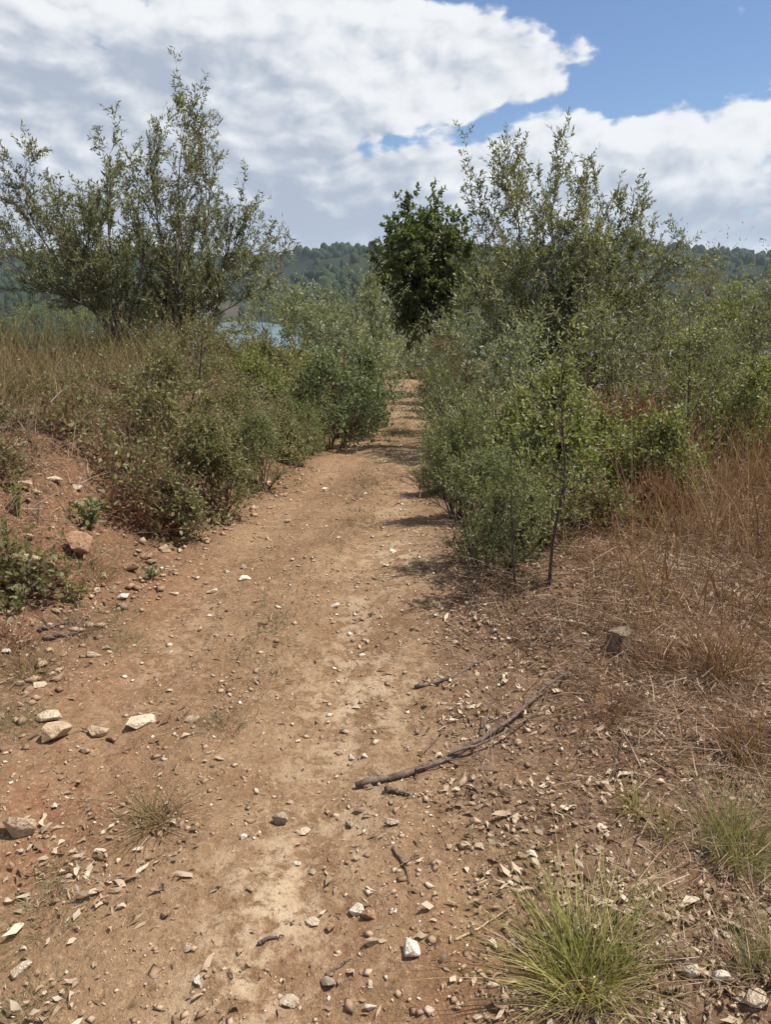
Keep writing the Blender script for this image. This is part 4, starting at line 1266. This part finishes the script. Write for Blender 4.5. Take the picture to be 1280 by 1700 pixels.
g = rng_(510)
x, y = scatter(g, 60000, -4, 5, 0.9, 7.0, 1.5)
dxp = x - path_c(y)
right = sstep(0.55, 1.1, dxp) * (1 - 0.6 * sstep(3.2, 6, y))
leftp = 0.5 * np.exp(-((dxp + 0.42) / 0.42) ** 2) * (1 - sstep(1.7, 2.6, y)) + 0.35 * np.exp(-((dxp + 1.2) / 0.4) ** 2)
dens = 0.04 + 1.1 * right + 0.75 * leftp
k = g.uniform(0, 1, len(x)) < dens * (0.15 + 1.4 * sstep(-0.2, 0.4, fbm(x * 2.6, y * 2.6, 3, 95)))
x, y = x[k], y[k]
ln = 0.0185 * np.exp(g.normal(size=len(x)) * 0.55)
wd = np.minimum(ln * g.uniform(0.15, 0.6, len(x)), 0.012)
v, f, r = litter(g, x, y, ln, wd)
tag(link('leaf_litter', build_mesh('leaf_litter', v, f, M_LITTER, {'rnd': r})), 'dry curled leaves and bark bits strewn over the soil', 'leaf litter', kind='stuff')

g = rng_(512)
x, y = scatter(g, 54000, -5, 5.5, 0.85, 7.0, 1.7)
dxp = x - path_c(y)
dens = 0.30 + 0.5 * sstep(0.5, 0.9, np.abs(dxp)) + 0.9 * fbm(x * 3.1, y * 3.1, 3, 117)
k = g.uniform(0, 1, len(x)) < np.clip(dens, 0.03, 1)
x, y = x[k], y[k]
n = len(x)
a = g.uniform(0, 2 * np.pi, n)
ti = g.normal(size=n) * 0.35
d = np.stack([np.cos(a) * np.cos(ti), np.sin(a) * np.cos(ti), np.sin(ti)], 1)
side = unit(np.cross(d, unit(g.normal(size=(n, 3)) * 0.5 + np.array([0, 0, 1.0]))))
L = np.minimum(0.010 * np.exp(g.normal(size=n) * 0.6), 0.05) * (0.8 + 0.1 * y)
wf = L * g.uniform(0.12, 0.5, n)
c = np.stack([x, y, height(x, y) + 0.003 + 0.5 * np.abs(np.sin(ti)) * L], 1)
q4 = np.stack([c - d * L[:, None] * .5, c + side * wf[:, None] * .5 + d * (L * g.normal(size=n) * .2)[:, None], c + d * L[:, None] * .5, c - side * wf[:, None] * .5], 1)
base = np.arange(n)[:, None] * 4
rn = g.uniform(0, 1, n)
tag(link('soil_fragments', build_mesh('soil_fragments', q4.reshape(-1, 3), [base + np.array([[0, 1, 2]]), base + np.array([[0, 2, 3]])], M_LITTER, {'rnd': np.repeat(rn * 0.9, 4)})),
    'tiny bits of bark, straw and leaf mixed into the soil', 'plant debris', kind='stuff')

# ------------------------------------------------------------------ thatch of dead stems right of the track
g = rng_(520)


def thatch(g, x, y, L0, w0, tilt_s=0.3, lift=0.05):
    n = len(x)
    a = g.uniform(0, 2 * np.pi, n)
    ti = np.abs(g.normal(size=n)) * tilt_s
    d = np.stack([np.cos(a) * np.cos(ti), np.sin(a) * np.cos(ti), np.sin(ti)], 1)
    L = L0 * np.exp(g.normal(size=n) * 0.45)
    base = np.stack([x, y, height(x, y) + np.abs(g.normal(size=n)) * lift], 1)
    return blades(g, base, d, L, w0 * g.uniform(0.6, 1.4, n), g.uniform(0, 0.25, n), 3, lateral=0.12)


x = 0.1 + 6.5 * g.uniform(0, 1, 135000) ** 1.25
y = 1.4 + 8.5 * g.uniform(0, 1, 135000) ** 1.45
e = edge_d(x, y)
cl_ = fbm(x * 1.4, y * 1.4, 3, 97)
dens = sstep(0.05, 0.55, e + 0.25 * cl_) * (0.4 + 0.6 * sstep(1.9, 2.7, y + 0.5 * cl_)) * (x < 0.62 * y + 0.9) * np.clip(0.55 + cl_, 0.05, 1)
k = g.uniform(0, 1, len(x)) < dens
x, y = x[k], y[k]
v, f, r = thatch(g, x, y, 0.10, 0.0014 + 0.00075 * y)
r = np.clip(r * 0.8 + 0.35 * np.repeat(fbm(x * 0.9, y * 0.9, 2, 99), 6), 0, 1)
tag(link('dead_stem_thatch', build_mesh('dead_stem_thatch', v, f, M_THATCH, {'rnd': r})), 'tangled thatch of dead grey-brown stems right of the track', 'dead grass', kind='stuff')
# rusty low twigs among it
x = g.uniform(0.3, 7, 36000)
y = 2.2 + 8 * g.uniform(0, 1, 36000) ** 1.3
e = edge_d(x, y)
cl_ = fbm(x * 1.1, y * 1.1, 3, 103)
dens = sstep(0.15, 0.6, e) * (x < 0.62 * y + 0.9) * np.clip(0.5 + 1.3 * cl_, 0, 1)
k = g.uniform(0, 1, len(x)) < dens
x, y = x[k], y[k]
v, f, r = thatch(g, x, y, 0.13, 0.0010 + 0.0006 * y, 0.9, 0.02)
tag(link('rusty_undergrowth', build_mesh('rusty_undergrowth', v, f, M_RUST, {'rnd': r})), 'low rusty undergrowth of dead twigs right of the track', 'undergrowth', kind='stuff')


# dead canes and straw matted over the left bank
x = -g.uniform(0.9, 7, 60000)
y = 1.9 + 8 * g.uniform(0, 1, 60000) ** 1.25
e = edge_d(x, y)
cl_ = fbm(x * 1.3, y * 1.3, 3, 113)
bare = np.exp(-(((x + 2.3) / 0.9) ** 2 + ((y - 4.5) / 1.1) ** 2))
dens = sstep(0.15, 0.8, e + 0.3 * cl_) * (-x < 0.62 * y + 1.5) * np.clip(0.75 + cl_ - 0.35 * bare, 0.05, 1)
k = g.uniform(0, 1, len(x)) < dens
x, y = x[k], y[k]
v, f, r = thatch(g, x, y, 0.15, 0.0010 + 0.0006 * y, 0.55, 0.04)
tag(link('bank_thatch', build_mesh('bank_thatch', v, f, M_THATCH, {'rnd': r * 0.85})), 'matted brown canes and straw over the left bank', 'dead grass', kind='stuff')


# ------------------------------------------------------------------ standing dry grass
def standing(name, label, seed, n, x0, x1, y0, y1, dens_fn, L0, w0, mat, lean=0.22, heads=0.4, K=4):
    g = rng_(seed)
    x = g.uniform(x0, x1, n)
    y = g.uniform(y0, y1, n)
    k = g.uniform(0, 1, n) < dens_fn(x, y)
    x, y = x[k], y[k]
    n = len(x)
    d = unit(np.stack([g.normal(size=n) * lean, g.normal(size=n) * lean, np.ones(n)], 1))
    L = L0 * np.exp(g.normal(size=n) * 0.3)
    base = np.stack([x, y, height(x, y) - 0.01], 1)
    v, f, r = blades(g, base, d, L, w0 * g.uniform(0.6, 1.4, n), g.uniform(0, 0.5, n), K, lateral=0.06)
    # seed heads on a third of them
    tip = v.reshape(n, K, 2, 3)[:, -1].mean(1)
    tdir = unit(tip - v.reshape(n, K, 2, 3)[:, -2].mean(1))
    h = np.where(g.uniform(0, 1, n) < heads)[0]
    TP = np.stack([tip[h] - tdir[h] * 0.10, tip[h]], 1)
    v2, f2, r2 = leaves(g, TP, np.full(len(h), 6), 0.024, 0.0042, 0.35, 0.0, 0.3)
    V_ = np.concatenate([v, v2])
    return tag(link(name, build_mesh(name, V_, [f, f2 + len(v)], mat, {'rnd': np.concatenate([r, np.clip(r2 + 0.15, 0, 1)])})), label, 'dry grass', kind='stuff')


standing('rusty_grass', 'tall rust brown dry grass at the right edge', 530, 34000, 0.9, 8, 3.3, 11,
         lambda x, y: sstep(1.0, 1.9, x - 0.14 * (y - 4) + 0.5 * fbm(x, y, 2, 105)) * (x < 0.62 * y + 0.9) * np.clip(0.5 + 0.9 * fbm(x * 1.6, y * 1.6, 2, 106), 0, 1), 0.50, 0.0056, M_REDSTRAW)
standing('sparse_rusty_stems', 'thin rusty stems standing among the dead grass near the stump', 534, 9000, 0.6, 3.4, 2.3, 4.6,
         lambda x, y: sstep(0.35, 0.9, edge_d(x, y)) * (x > 0.3) * (x < 0.62 * y + 0.5) * np.clip(0.1 + 1.2 * fbm(x * 2.2, y * 2.2, 2, 119), 0, 1), 0.20, 0.0022, M_REDSTRAW, 0.35)
standing('dry_grass', 'tall golden dry grass on top of the left bank', 531, 27000, -9, -1.8, 4.6, 13,
         lambda x, y: sstep(1.3, 1.9, -(x - path_c(y)) - path_w(y) + 0.4 * fbm(x, y, 2, 107)) * (-x < 0.62 * y + 1.5) * np.clip(0.6 + 0.9 * fbm(x * 1.4, y * 1.4, 2, 108), 0, 1) * (1 - 0.6 * sstep(8, 12, y)), 0.48, 0.0052, M_STRAW, 0.28)
standing('short_dry_grass', 'short dry brown grass on the slope of the left bank', 532, 26000, -5, -1.0, 2.2, 9,
         lambda x, y: sstep(0.35, 1.2, edge_d(x, y)) * (-x < 0.62 * y + 1.5) * np.clip(0.35 + 1.4 * fbm(x * 1.7, y * 1.7, 3, 109), 0, 1), 0.18, 0.0042, M_THATCH, 0.5, heads=0.15, K=3)
# grey-green strip of short grass down the crown of the track
def strip(x, y):
    n_ = np.clip(0.6 + 1.2 * fbm(x * 5, y * 5, 2, 111), 0, 1)
    d_ = x - path_c(y)
    out_ = 0
    for yc, dc, ry, rx, am in ((3.35, 0.02, 0.55, 0.15, 1.0), (4.3, 0.12, 0.5, 0.12, 0.35), (5.5, 0.2, 0.6, 0.13, 0.6), (7.0, 0.05, 0.8, 0.16, 1.0), (9.5, 0.1, 1.2, 0.15, 0.6), (13, 0.1, 2, 0.16, 0.6)):
        out_ = out_ + am * np.exp(-((y - yc) / ry) ** 2 - ((d_ - dc) / rx) ** 2)
    return np.clip(out_, 0, 1) * n_
standing('track_grass', 'thin grey-green grass growing along the crown of the track', 533, 170000, -1.2, 1.0, 2.2, 16, lambda x, y: strip(x, y), 0.045, 0.0034, M_GREYGRASS, 0.9, heads=0.0, K=3)


# ------------------------------------------------------------------ grass tufts
def tuft(label, px, py, wpx, hpx, n, mat, seed, name='grass_tuft', cat='grass tuft', lean=0.55, width=0.0026, bend=0.35, rbase=0.22):
    g = rng_(seed)
    p = gp(px, py)
    depth = math.hypot(p[1], CAM_Z - p[2])
    Wm, Hm = wpx * depth / FPX, hpx * depth / FPX
    t = thing(name, label, cat, (p[0], p[1], p[2]))
    az = g.uniform(0, 2 * np.pi, n)
    rr = np.sqrt(g.uniform(0, 1, n))
    b = np.stack([np.cos(az) * rr * Wm * rbase, np.sin(az) * rr * Wm * rbase, np.zeros(n)], 1)
    nc = 7
    cid = g.integers(0, nc, n)
    b[:, :2] += (g.normal(size=(nc, 2)) * Wm * rbase * 0.45)[cid]
    clean = g.normal(size=(nc, 2)) * 0.22
    ccol = g.uniform(-0.15, 0.35, nc)
    b[:, 2] = height(b[:, 0] + p[0], b[:, 1] + p[1]) - p[2] - 0.006
    le = rr * lean * g.uniform(0.5, 1.5, n)
    az2 = az + g.normal(size=n) * 0.5
    d = unit(np.stack([np.cos(az2) * le + clean[cid, 0], np.sin(az2) * le + clean[cid, 1], np.ones(n)], 1))
    L = Hm * g.uniform(0.25, 1.12, n) ** 0.8
    v, f, r = blades(g, b, d, L, width * g.uniform(0.6, 1.3, n), bend * g.uniform(0.2, 1.6, n), 6, lateral=0.11)
    link('blades', build_mesh('blades', v, f, mat, {'rnd': np.clip(r * 0.7 + 0.25 * np.repeat(rr, 12) - 0.1 + np.repeat(ccol[cid], 12), 0, 1)}), t)['kind'] = 'stuff'
    # dead straw collar at the foot
    m_ = max(n // 5, 20)
    az = g.uniform(0, 2 * np.pi, m_)
    b = np.stack([np.cos(az) * Wm * rbase * 0.8, np.sin(az) * Wm * rbase * 0.8, np.full(m_, 0.004)], 1)
    b[:, 2] = height(b[:, 0] + p[0], b[:, 1] + p[1]) - p[2] + 0.002
    d = unit(np.stack([np.cos(az), np.sin(az), g.uniform(0.02, 0.5, m_)], 1))
    v, f, r = blades(g, b, d, Hm * g.uniform(0.25, 0.7, m_), width * np.ones(m_), 0.2 * np.ones(m_), 4, lateral=0.1)
    link('dead_blades', build_mesh('dead_blades', v, f, M_THATCH, {'rnd': np.clip(r + 0.2, 0, 1)}), t)['kind'] = 'stuff'
    return t


tuft('large yellow-green grass tuft in the bottom right foreground', 985, 1630, 250, 190, 480, M_GRASS, 601, lean=0.95, width=0.003, bend=0.55, rbase=0.17)
tuft('pale green grass tuft at the right edge, behind the large one', 1215, 1420, 190, 150, 420, M_PALEGRASS, 602)
tuft('small thin green tuft between the fallen branch and the right edge', 1052, 1345, 50, 80, 70, M_GRASS, 603)
tuft('short yellow-green tuft left of the pale tuft', 1103, 1385, 60, 60, 70, M_GRASS, 604)
tuft('pale tuft cut by the right edge near the bottom corner', 1275, 1610, 110, 110, 200, M_PALEGRASS, 605)
tuft('dry brown tuft on the left half of the track', 255, 1370, 105, 110, 190, M_STRAW, 606, lean=0.9, width=0.0022, bend=0.6)
tuft('fine green grass patch at the left edge by the row of rocks', 18, 1205, 90, 40, 260, M_WEED, 607, lean=1.2, width=0.0018, rbase=0.45)
tuft('small green grass patch among dry leaves at the lower left', 75, 1530, 110, 40, 220, M_WEED, 608, lean=1.3, width=0.0018, rbase=0.45)
tuft('tiny green tuft on the red soil at the left', 95, 1448, 60, 30, 120, M_WEED, 609, lean=1.2, width=0.0018, rbase=0.45)
tuft('small grey-green tuft on the track crown near the single tan stone', 360, 1205, 70, 36, 150, M_GREYGRASS, 610, lean=1.1, width=0.0018, rbase=0.45)
tuft('green patch of grass at the left rim beside the pale stone', 200, 1075, 70, 36, 160, M_WEED, 611, lean=1.1, width=0.0018, rbase=0.45)
tuft('grassy patch around the white oval stone', 185, 1022, 100, 36, 200, M_WEED, 612, lean=1.1, width=0.002, rbase=0.45)
tuft('round rusty brown tuft right of the stump', 1090, 1105, 90, 75, 260, M_RUST, 613, lean=0.9, width=0.003)
tuft('green patch in the bottom left corner', 40, 1680, 80, 36, 160, M_WEED, 614, lean=1.2, width=0.0018, rbase=0.45)


tuft('dry straw tuft on the left rim above the flat pale stone', 45, 1115, 110, 70, 170, M_STRAW, 621, lean=0.9, width=0.0024, bend=0.5)
tuft('brown dead tuft on the left rim below the white oval stone', 120, 1050, 100, 60, 160, M_THATCH, 622, lean=1.0, width=0.0024, bend=0.5)
tuft('rusty dead tuft at the left edge under the low tangle of canes', 15, 1065, 90, 70, 150, M_RUST, 623, lean=0.9, width=0.0024, bend=0.5)
tuft('dry tuft at the foot of the bank under the dark boulder', 150, 945, 110, 70, 160, M_STRAW, 624, lean=0.9, width=0.003, bend=0.5)
tuft('rusty tuft right of the long fallen branch', 1010, 1190, 100, 80, 160, M_RUST, 625, lean=0.9, width=0.0024, bend=0.4)
tuft('tall rusty tuft at the right edge beyond the stump', 1205, 1120, 130, 170, 220, M_REDSTRAW, 626, lean=0.5, width=0.003, bend=0.3)
tuft('tall rusty tuft at the right edge behind the pale green tuft', 1240, 1260, 130, 150, 200, M_REDSTRAW, 627, lean=0.55, width=0.0026, bend=0.3)


# small leafy weeds
def weed(label, px, py, wpx, hpx, seed, mat=M_WEED, leaf=(0.05, 0.016), n=9):
    g = rng_(seed)
    p = gp(px, py)
    depth = math.hypot(p[1], CAM_Z - p[2])
    Wm, Hm = wpx * depth / FPX, hpx * depth / FPX
    az = np.arange(n) * 2.4 + g.uniform(0, .6, n)
    le = g.uniform(0.1, 0.8, n)
    s = np.linspace(0, 1, 6)[None, :, None]
    d = np.stack([np.cos(az) * le * Wm * .5, np.sin(az) * le * Wm * .5, Hm * (1 - 0.4 * le)], 1)
    P = d[:, None, :] * s + np.array([0, 0, -0.02]) * s * s
    RR = 0.0025 * (1 - 0.8 * np.linspace(0, 1, 6))[None] * np.ones((n, 1))
    t = thing('weed', label, 'weed', p - np.array([0, 0, .01]))
    link('stems', build_mesh('stems', *tubes(P, RR, 4), mat, {'rnd': np.full(n * 24, .3)}), t)
    v, f, r = leaves(g, P, np.full(n, 16), leaf[0], leaf[1], 0.9, 0.15, 0.7, 'round')
    link('leaves', build_mesh('leaves', v, f, mat, {'rnd': r}), t)['kind'] = 'stuff'


weed('small grey-green weed on the bare red bank', 150, 880, 80, 65, 701)
weed('yellow-green weed at the left edge above the big pale block', 15, 935, 80, 90, 702, M_YELLOW, (0.024, 0.010), 10)
weed('yellow-green seedling high on the bank at the left edge', 30, 860, 60, 70, 703, M_YELLOW, (0.022, 0.010))
weed('green weed at the left edge, under the big pale block', 25, 1020, 90, 60, 704, M_MIXED, (0.024, 0.011), 12)


weed('pale weed among the stones right of the big pale block', 120, 1000, 80, 45, 705, M_MIXED, (0.022, 0.009), 10)
weed('thin green weed at the foot of the bank beside the reddish slab', 250, 960, 60, 35, 706, M_WEED, (0.022, 0.008), 8)


# ------------------------------------------------------------------ fallen wood
def stick(name, label, cat, pts_px, rad, mat, seed, twigs=(), lift=0.0, group=None):
    g = rng_(seed)
    pts = []
    for q in pts_px:
        p = gp(q[0], q[1])
        p[2] = float(height(p[0], p[1])) + rad * 0.9 + lift + (q[2] if len(q) > 2 else 0)
        pts.append(p)
    root = pts[0].copy()
    K = 22
    P = smooth_poly(pts, K)
    P[1:-1] += g.normal(size=(K - 2, 3)) * rad * 0.28
    t = thing(name, label, cat, root, group)
    RR = rad * (1 - 0.72 * np.linspace(0, 1, K)) * (1 + 0.12 * g.normal(size=K))
    RR[0] *= 0.7
    v, f = tubes((P - root)[None], RR[None], 8)
    cap = np.arange(8)[::-1][None, :]
    link('stem', build_mesh('stem', v, [f, cap], mat, smooth=True), t)
    for j, (tp, tr) in enumerate(twigs):
        q = []
        for u in tp:
            p = gp(u[0], u[1])
            p[2] = float(height(p[0], p[1])) + tr + (u[2] if len(u) > 2 else 0.01)
            q.append(p)
        Q = smooth_poly(q, 12)
        Q[1:-1] += g.normal(size=(10, 3)) * tr * 0.5
        v, f = tubes((Q - root)[None], (tr * (1 - 0.8 * np.linspace(0, 1, 12)))[None], 6)
        link('twig', build_mesh('twig', v, f, mat, smooth=True), t)


stick('fallen_branch', 'long dark fallen branch reaching from the track into the dead grass', 'branch',
      [(590, 1309), (625, 1300), (665, 1294), (740, 1264), (800, 1232), (868, 1192, .02), (895, 1160, .03), (935, 1140, .05), (972, 1115, .08)], 0.0125, M_DEAD, 801,
      [([(745, 1262, .02), (800, 1250, .03), (860, 1215, .03), (930, 1175, .02)], 0.006), ([(868, 1192, .02), (880, 1170, .05), (900, 1150, .08)], 0.006),
       ([(800, 1232, .02), (812, 1205, .05), (818, 1180, .08)], 0.005), ([(690, 1288, .02), (740, 1275, .02), (800, 1262, .01)], 0.0045),
       ([(930, 1142, .05), (960, 1140, .05), (990, 1130, .04)], 0.004)])
stick('fallen_stick', 'thin dark stick lying behind the long fallen branch', 'stick', [(688, 1143), (740, 1131), (785, 1108), (832, 1085, .02)], 0.009, M_DEAD, 802)
stick('fallen_stick', 'short forked dark stick on the soil below the long branch', 'stick', [(652, 1408), (668, 1432), (675, 1448), (680, 1468)], 0.005, M_DEAD, 803, [([(672, 1440), (690, 1425), (700, 1418)], 0.003)])
stick('fallen_stick', 'small dark stick at the bottom below the rust orange lump', 'stick', [(540, 1622), (560, 1608), (584, 1592)], 0.005, M_DEAD, 804)
stick('fallen_stick', 'pale dry stalk lying left of the large grass tuft', 'stick', [(755, 1562), (800, 1540), (855, 1513, .02)], 0.0035, M_STRAWSTEM, 805)
stick('fallen_stick', 'short bark strip curled on the soil near the branch end', 'stick', [(640, 1312), (660, 1318), (682, 1322)], 0.011, M_DEAD, 806)
stick('fallen_stick', 'dark rotten stick on the left rim, upper of the two', 'stick', [(62, 1048), (95, 1040), (128, 1036)], 0.012, M_DEAD, 807, [([(80, 1044), (70, 1030), (55, 1022)], .005)])
stick('fallen_stick', 'dark rotten stick on the left rim, lower of the two', 'stick', [(72, 1064), (105, 1058), (135, 1050)], 0.013, M_DEAD, 808)
stick('fallen_stick', 'short dark stick beside the bare pale patch', 'stick', [(428, 1570), (445, 1560), (472, 1556)], 0.006, M_DEAD, 809)
stick('fallen_stick', 'thin dead stem slanting up beside the long fallen branch', 'stick', [(705, 1250), (735, 1215), (760, 1180, .04)], 0.0035, M_DEAD, 810)

# stump
p = gp(1027, 1072)
g = rng_(820)
t = thing('tree_stump', 'small grey weathered stump among dead grass on the right', 'stump', p)
S, sc_ = 18, 0.050
ang = np.linspace(0, 2 * np.pi, S, endpoint=False)
prof_r = [(-0.03, 1.25), (0.0, 1.15), (0.025, 1.0), (0.05, 0.97), (0.068, 0.95)]
lob = 1 + 0.08 * np.sin(3 * ang + 1) + 0.05 * np.sin(7 * ang) + 0.03 * g.normal(size=S)
vv = np.array([[sc_ * r * lob[i] * math.cos(ang[i]), sc_ * r * lob[i] * math.sin(ang[i]), z + (0.012 * math.sin(ang[i] * 2) if z > .06 else 0)] for z, r in prof_r for i in range(S)])
ix = np.arange(len(prof_r) * S).reshape(len(prof_r), S)
ff = np.stack([ix[:-1], np.roll(ix, -1, 1)[:-1], np.roll(ix, -1, 1)[1:], ix[1:]], -1).reshape(-1, 4)
link('bark', build_mesh('bark', vv, ff, M_STUMP), t)
top = np.concatenate([vv[-S:] * np.array([.995, .995, 1.0]) + np.array([0, 0, .001]), [[0, 0, 0.064]]])
link('cut_face', build_mesh('cut_face', top, np.array([[i, (i + 1) % S, S] for i in range(S)]), bark_mat('cut_wood', (0.12, 0.088, 0.06), (0.22, 0.17, 0.12), 60)), t)

# ------------------------------------------------------------------ haze
m, N = new_mat('haze')
o_ = N.n('ShaderNodeOutputMaterial')
vol = N.n('ShaderNodeVolumePrincipled', {'Color': (0.70, 0.84, 1.0, 1), 'Density': 0.00012, 'Anisotropy': 0.2})
N.t.links.new(vol.outputs[0], o_.inputs['Volume'])
x0, x1, y0, y1, z0, z1 = -2600, 2600, -200, 3800, -75, 175
hv = np.array([[x0, y0, z0], [x1, y0, z0], [x1, y1, z0], [x0, y1, z0], [x0, y0, z1], [x1, y0, z1], [x1, y1, z1], [x0, y1, z1]], float)
hf = np.array([[3, 2, 1, 0], [4, 5, 6, 7], [0, 1, 5, 4], [1, 2, 6, 5], [2, 3, 7, 6], [3, 0, 4, 7]])
tag(link('haze', build_mesh('haze', hv, hf, m)), 'thin blue air over the far hills', None, kind='stuff')

print('meshes', len([o for o in bpy.data.objects if o.type == 'MESH']), 'tris', sum(len(me.loops) - 2 * len(me.polygons) for me in bpy.data.meshes))
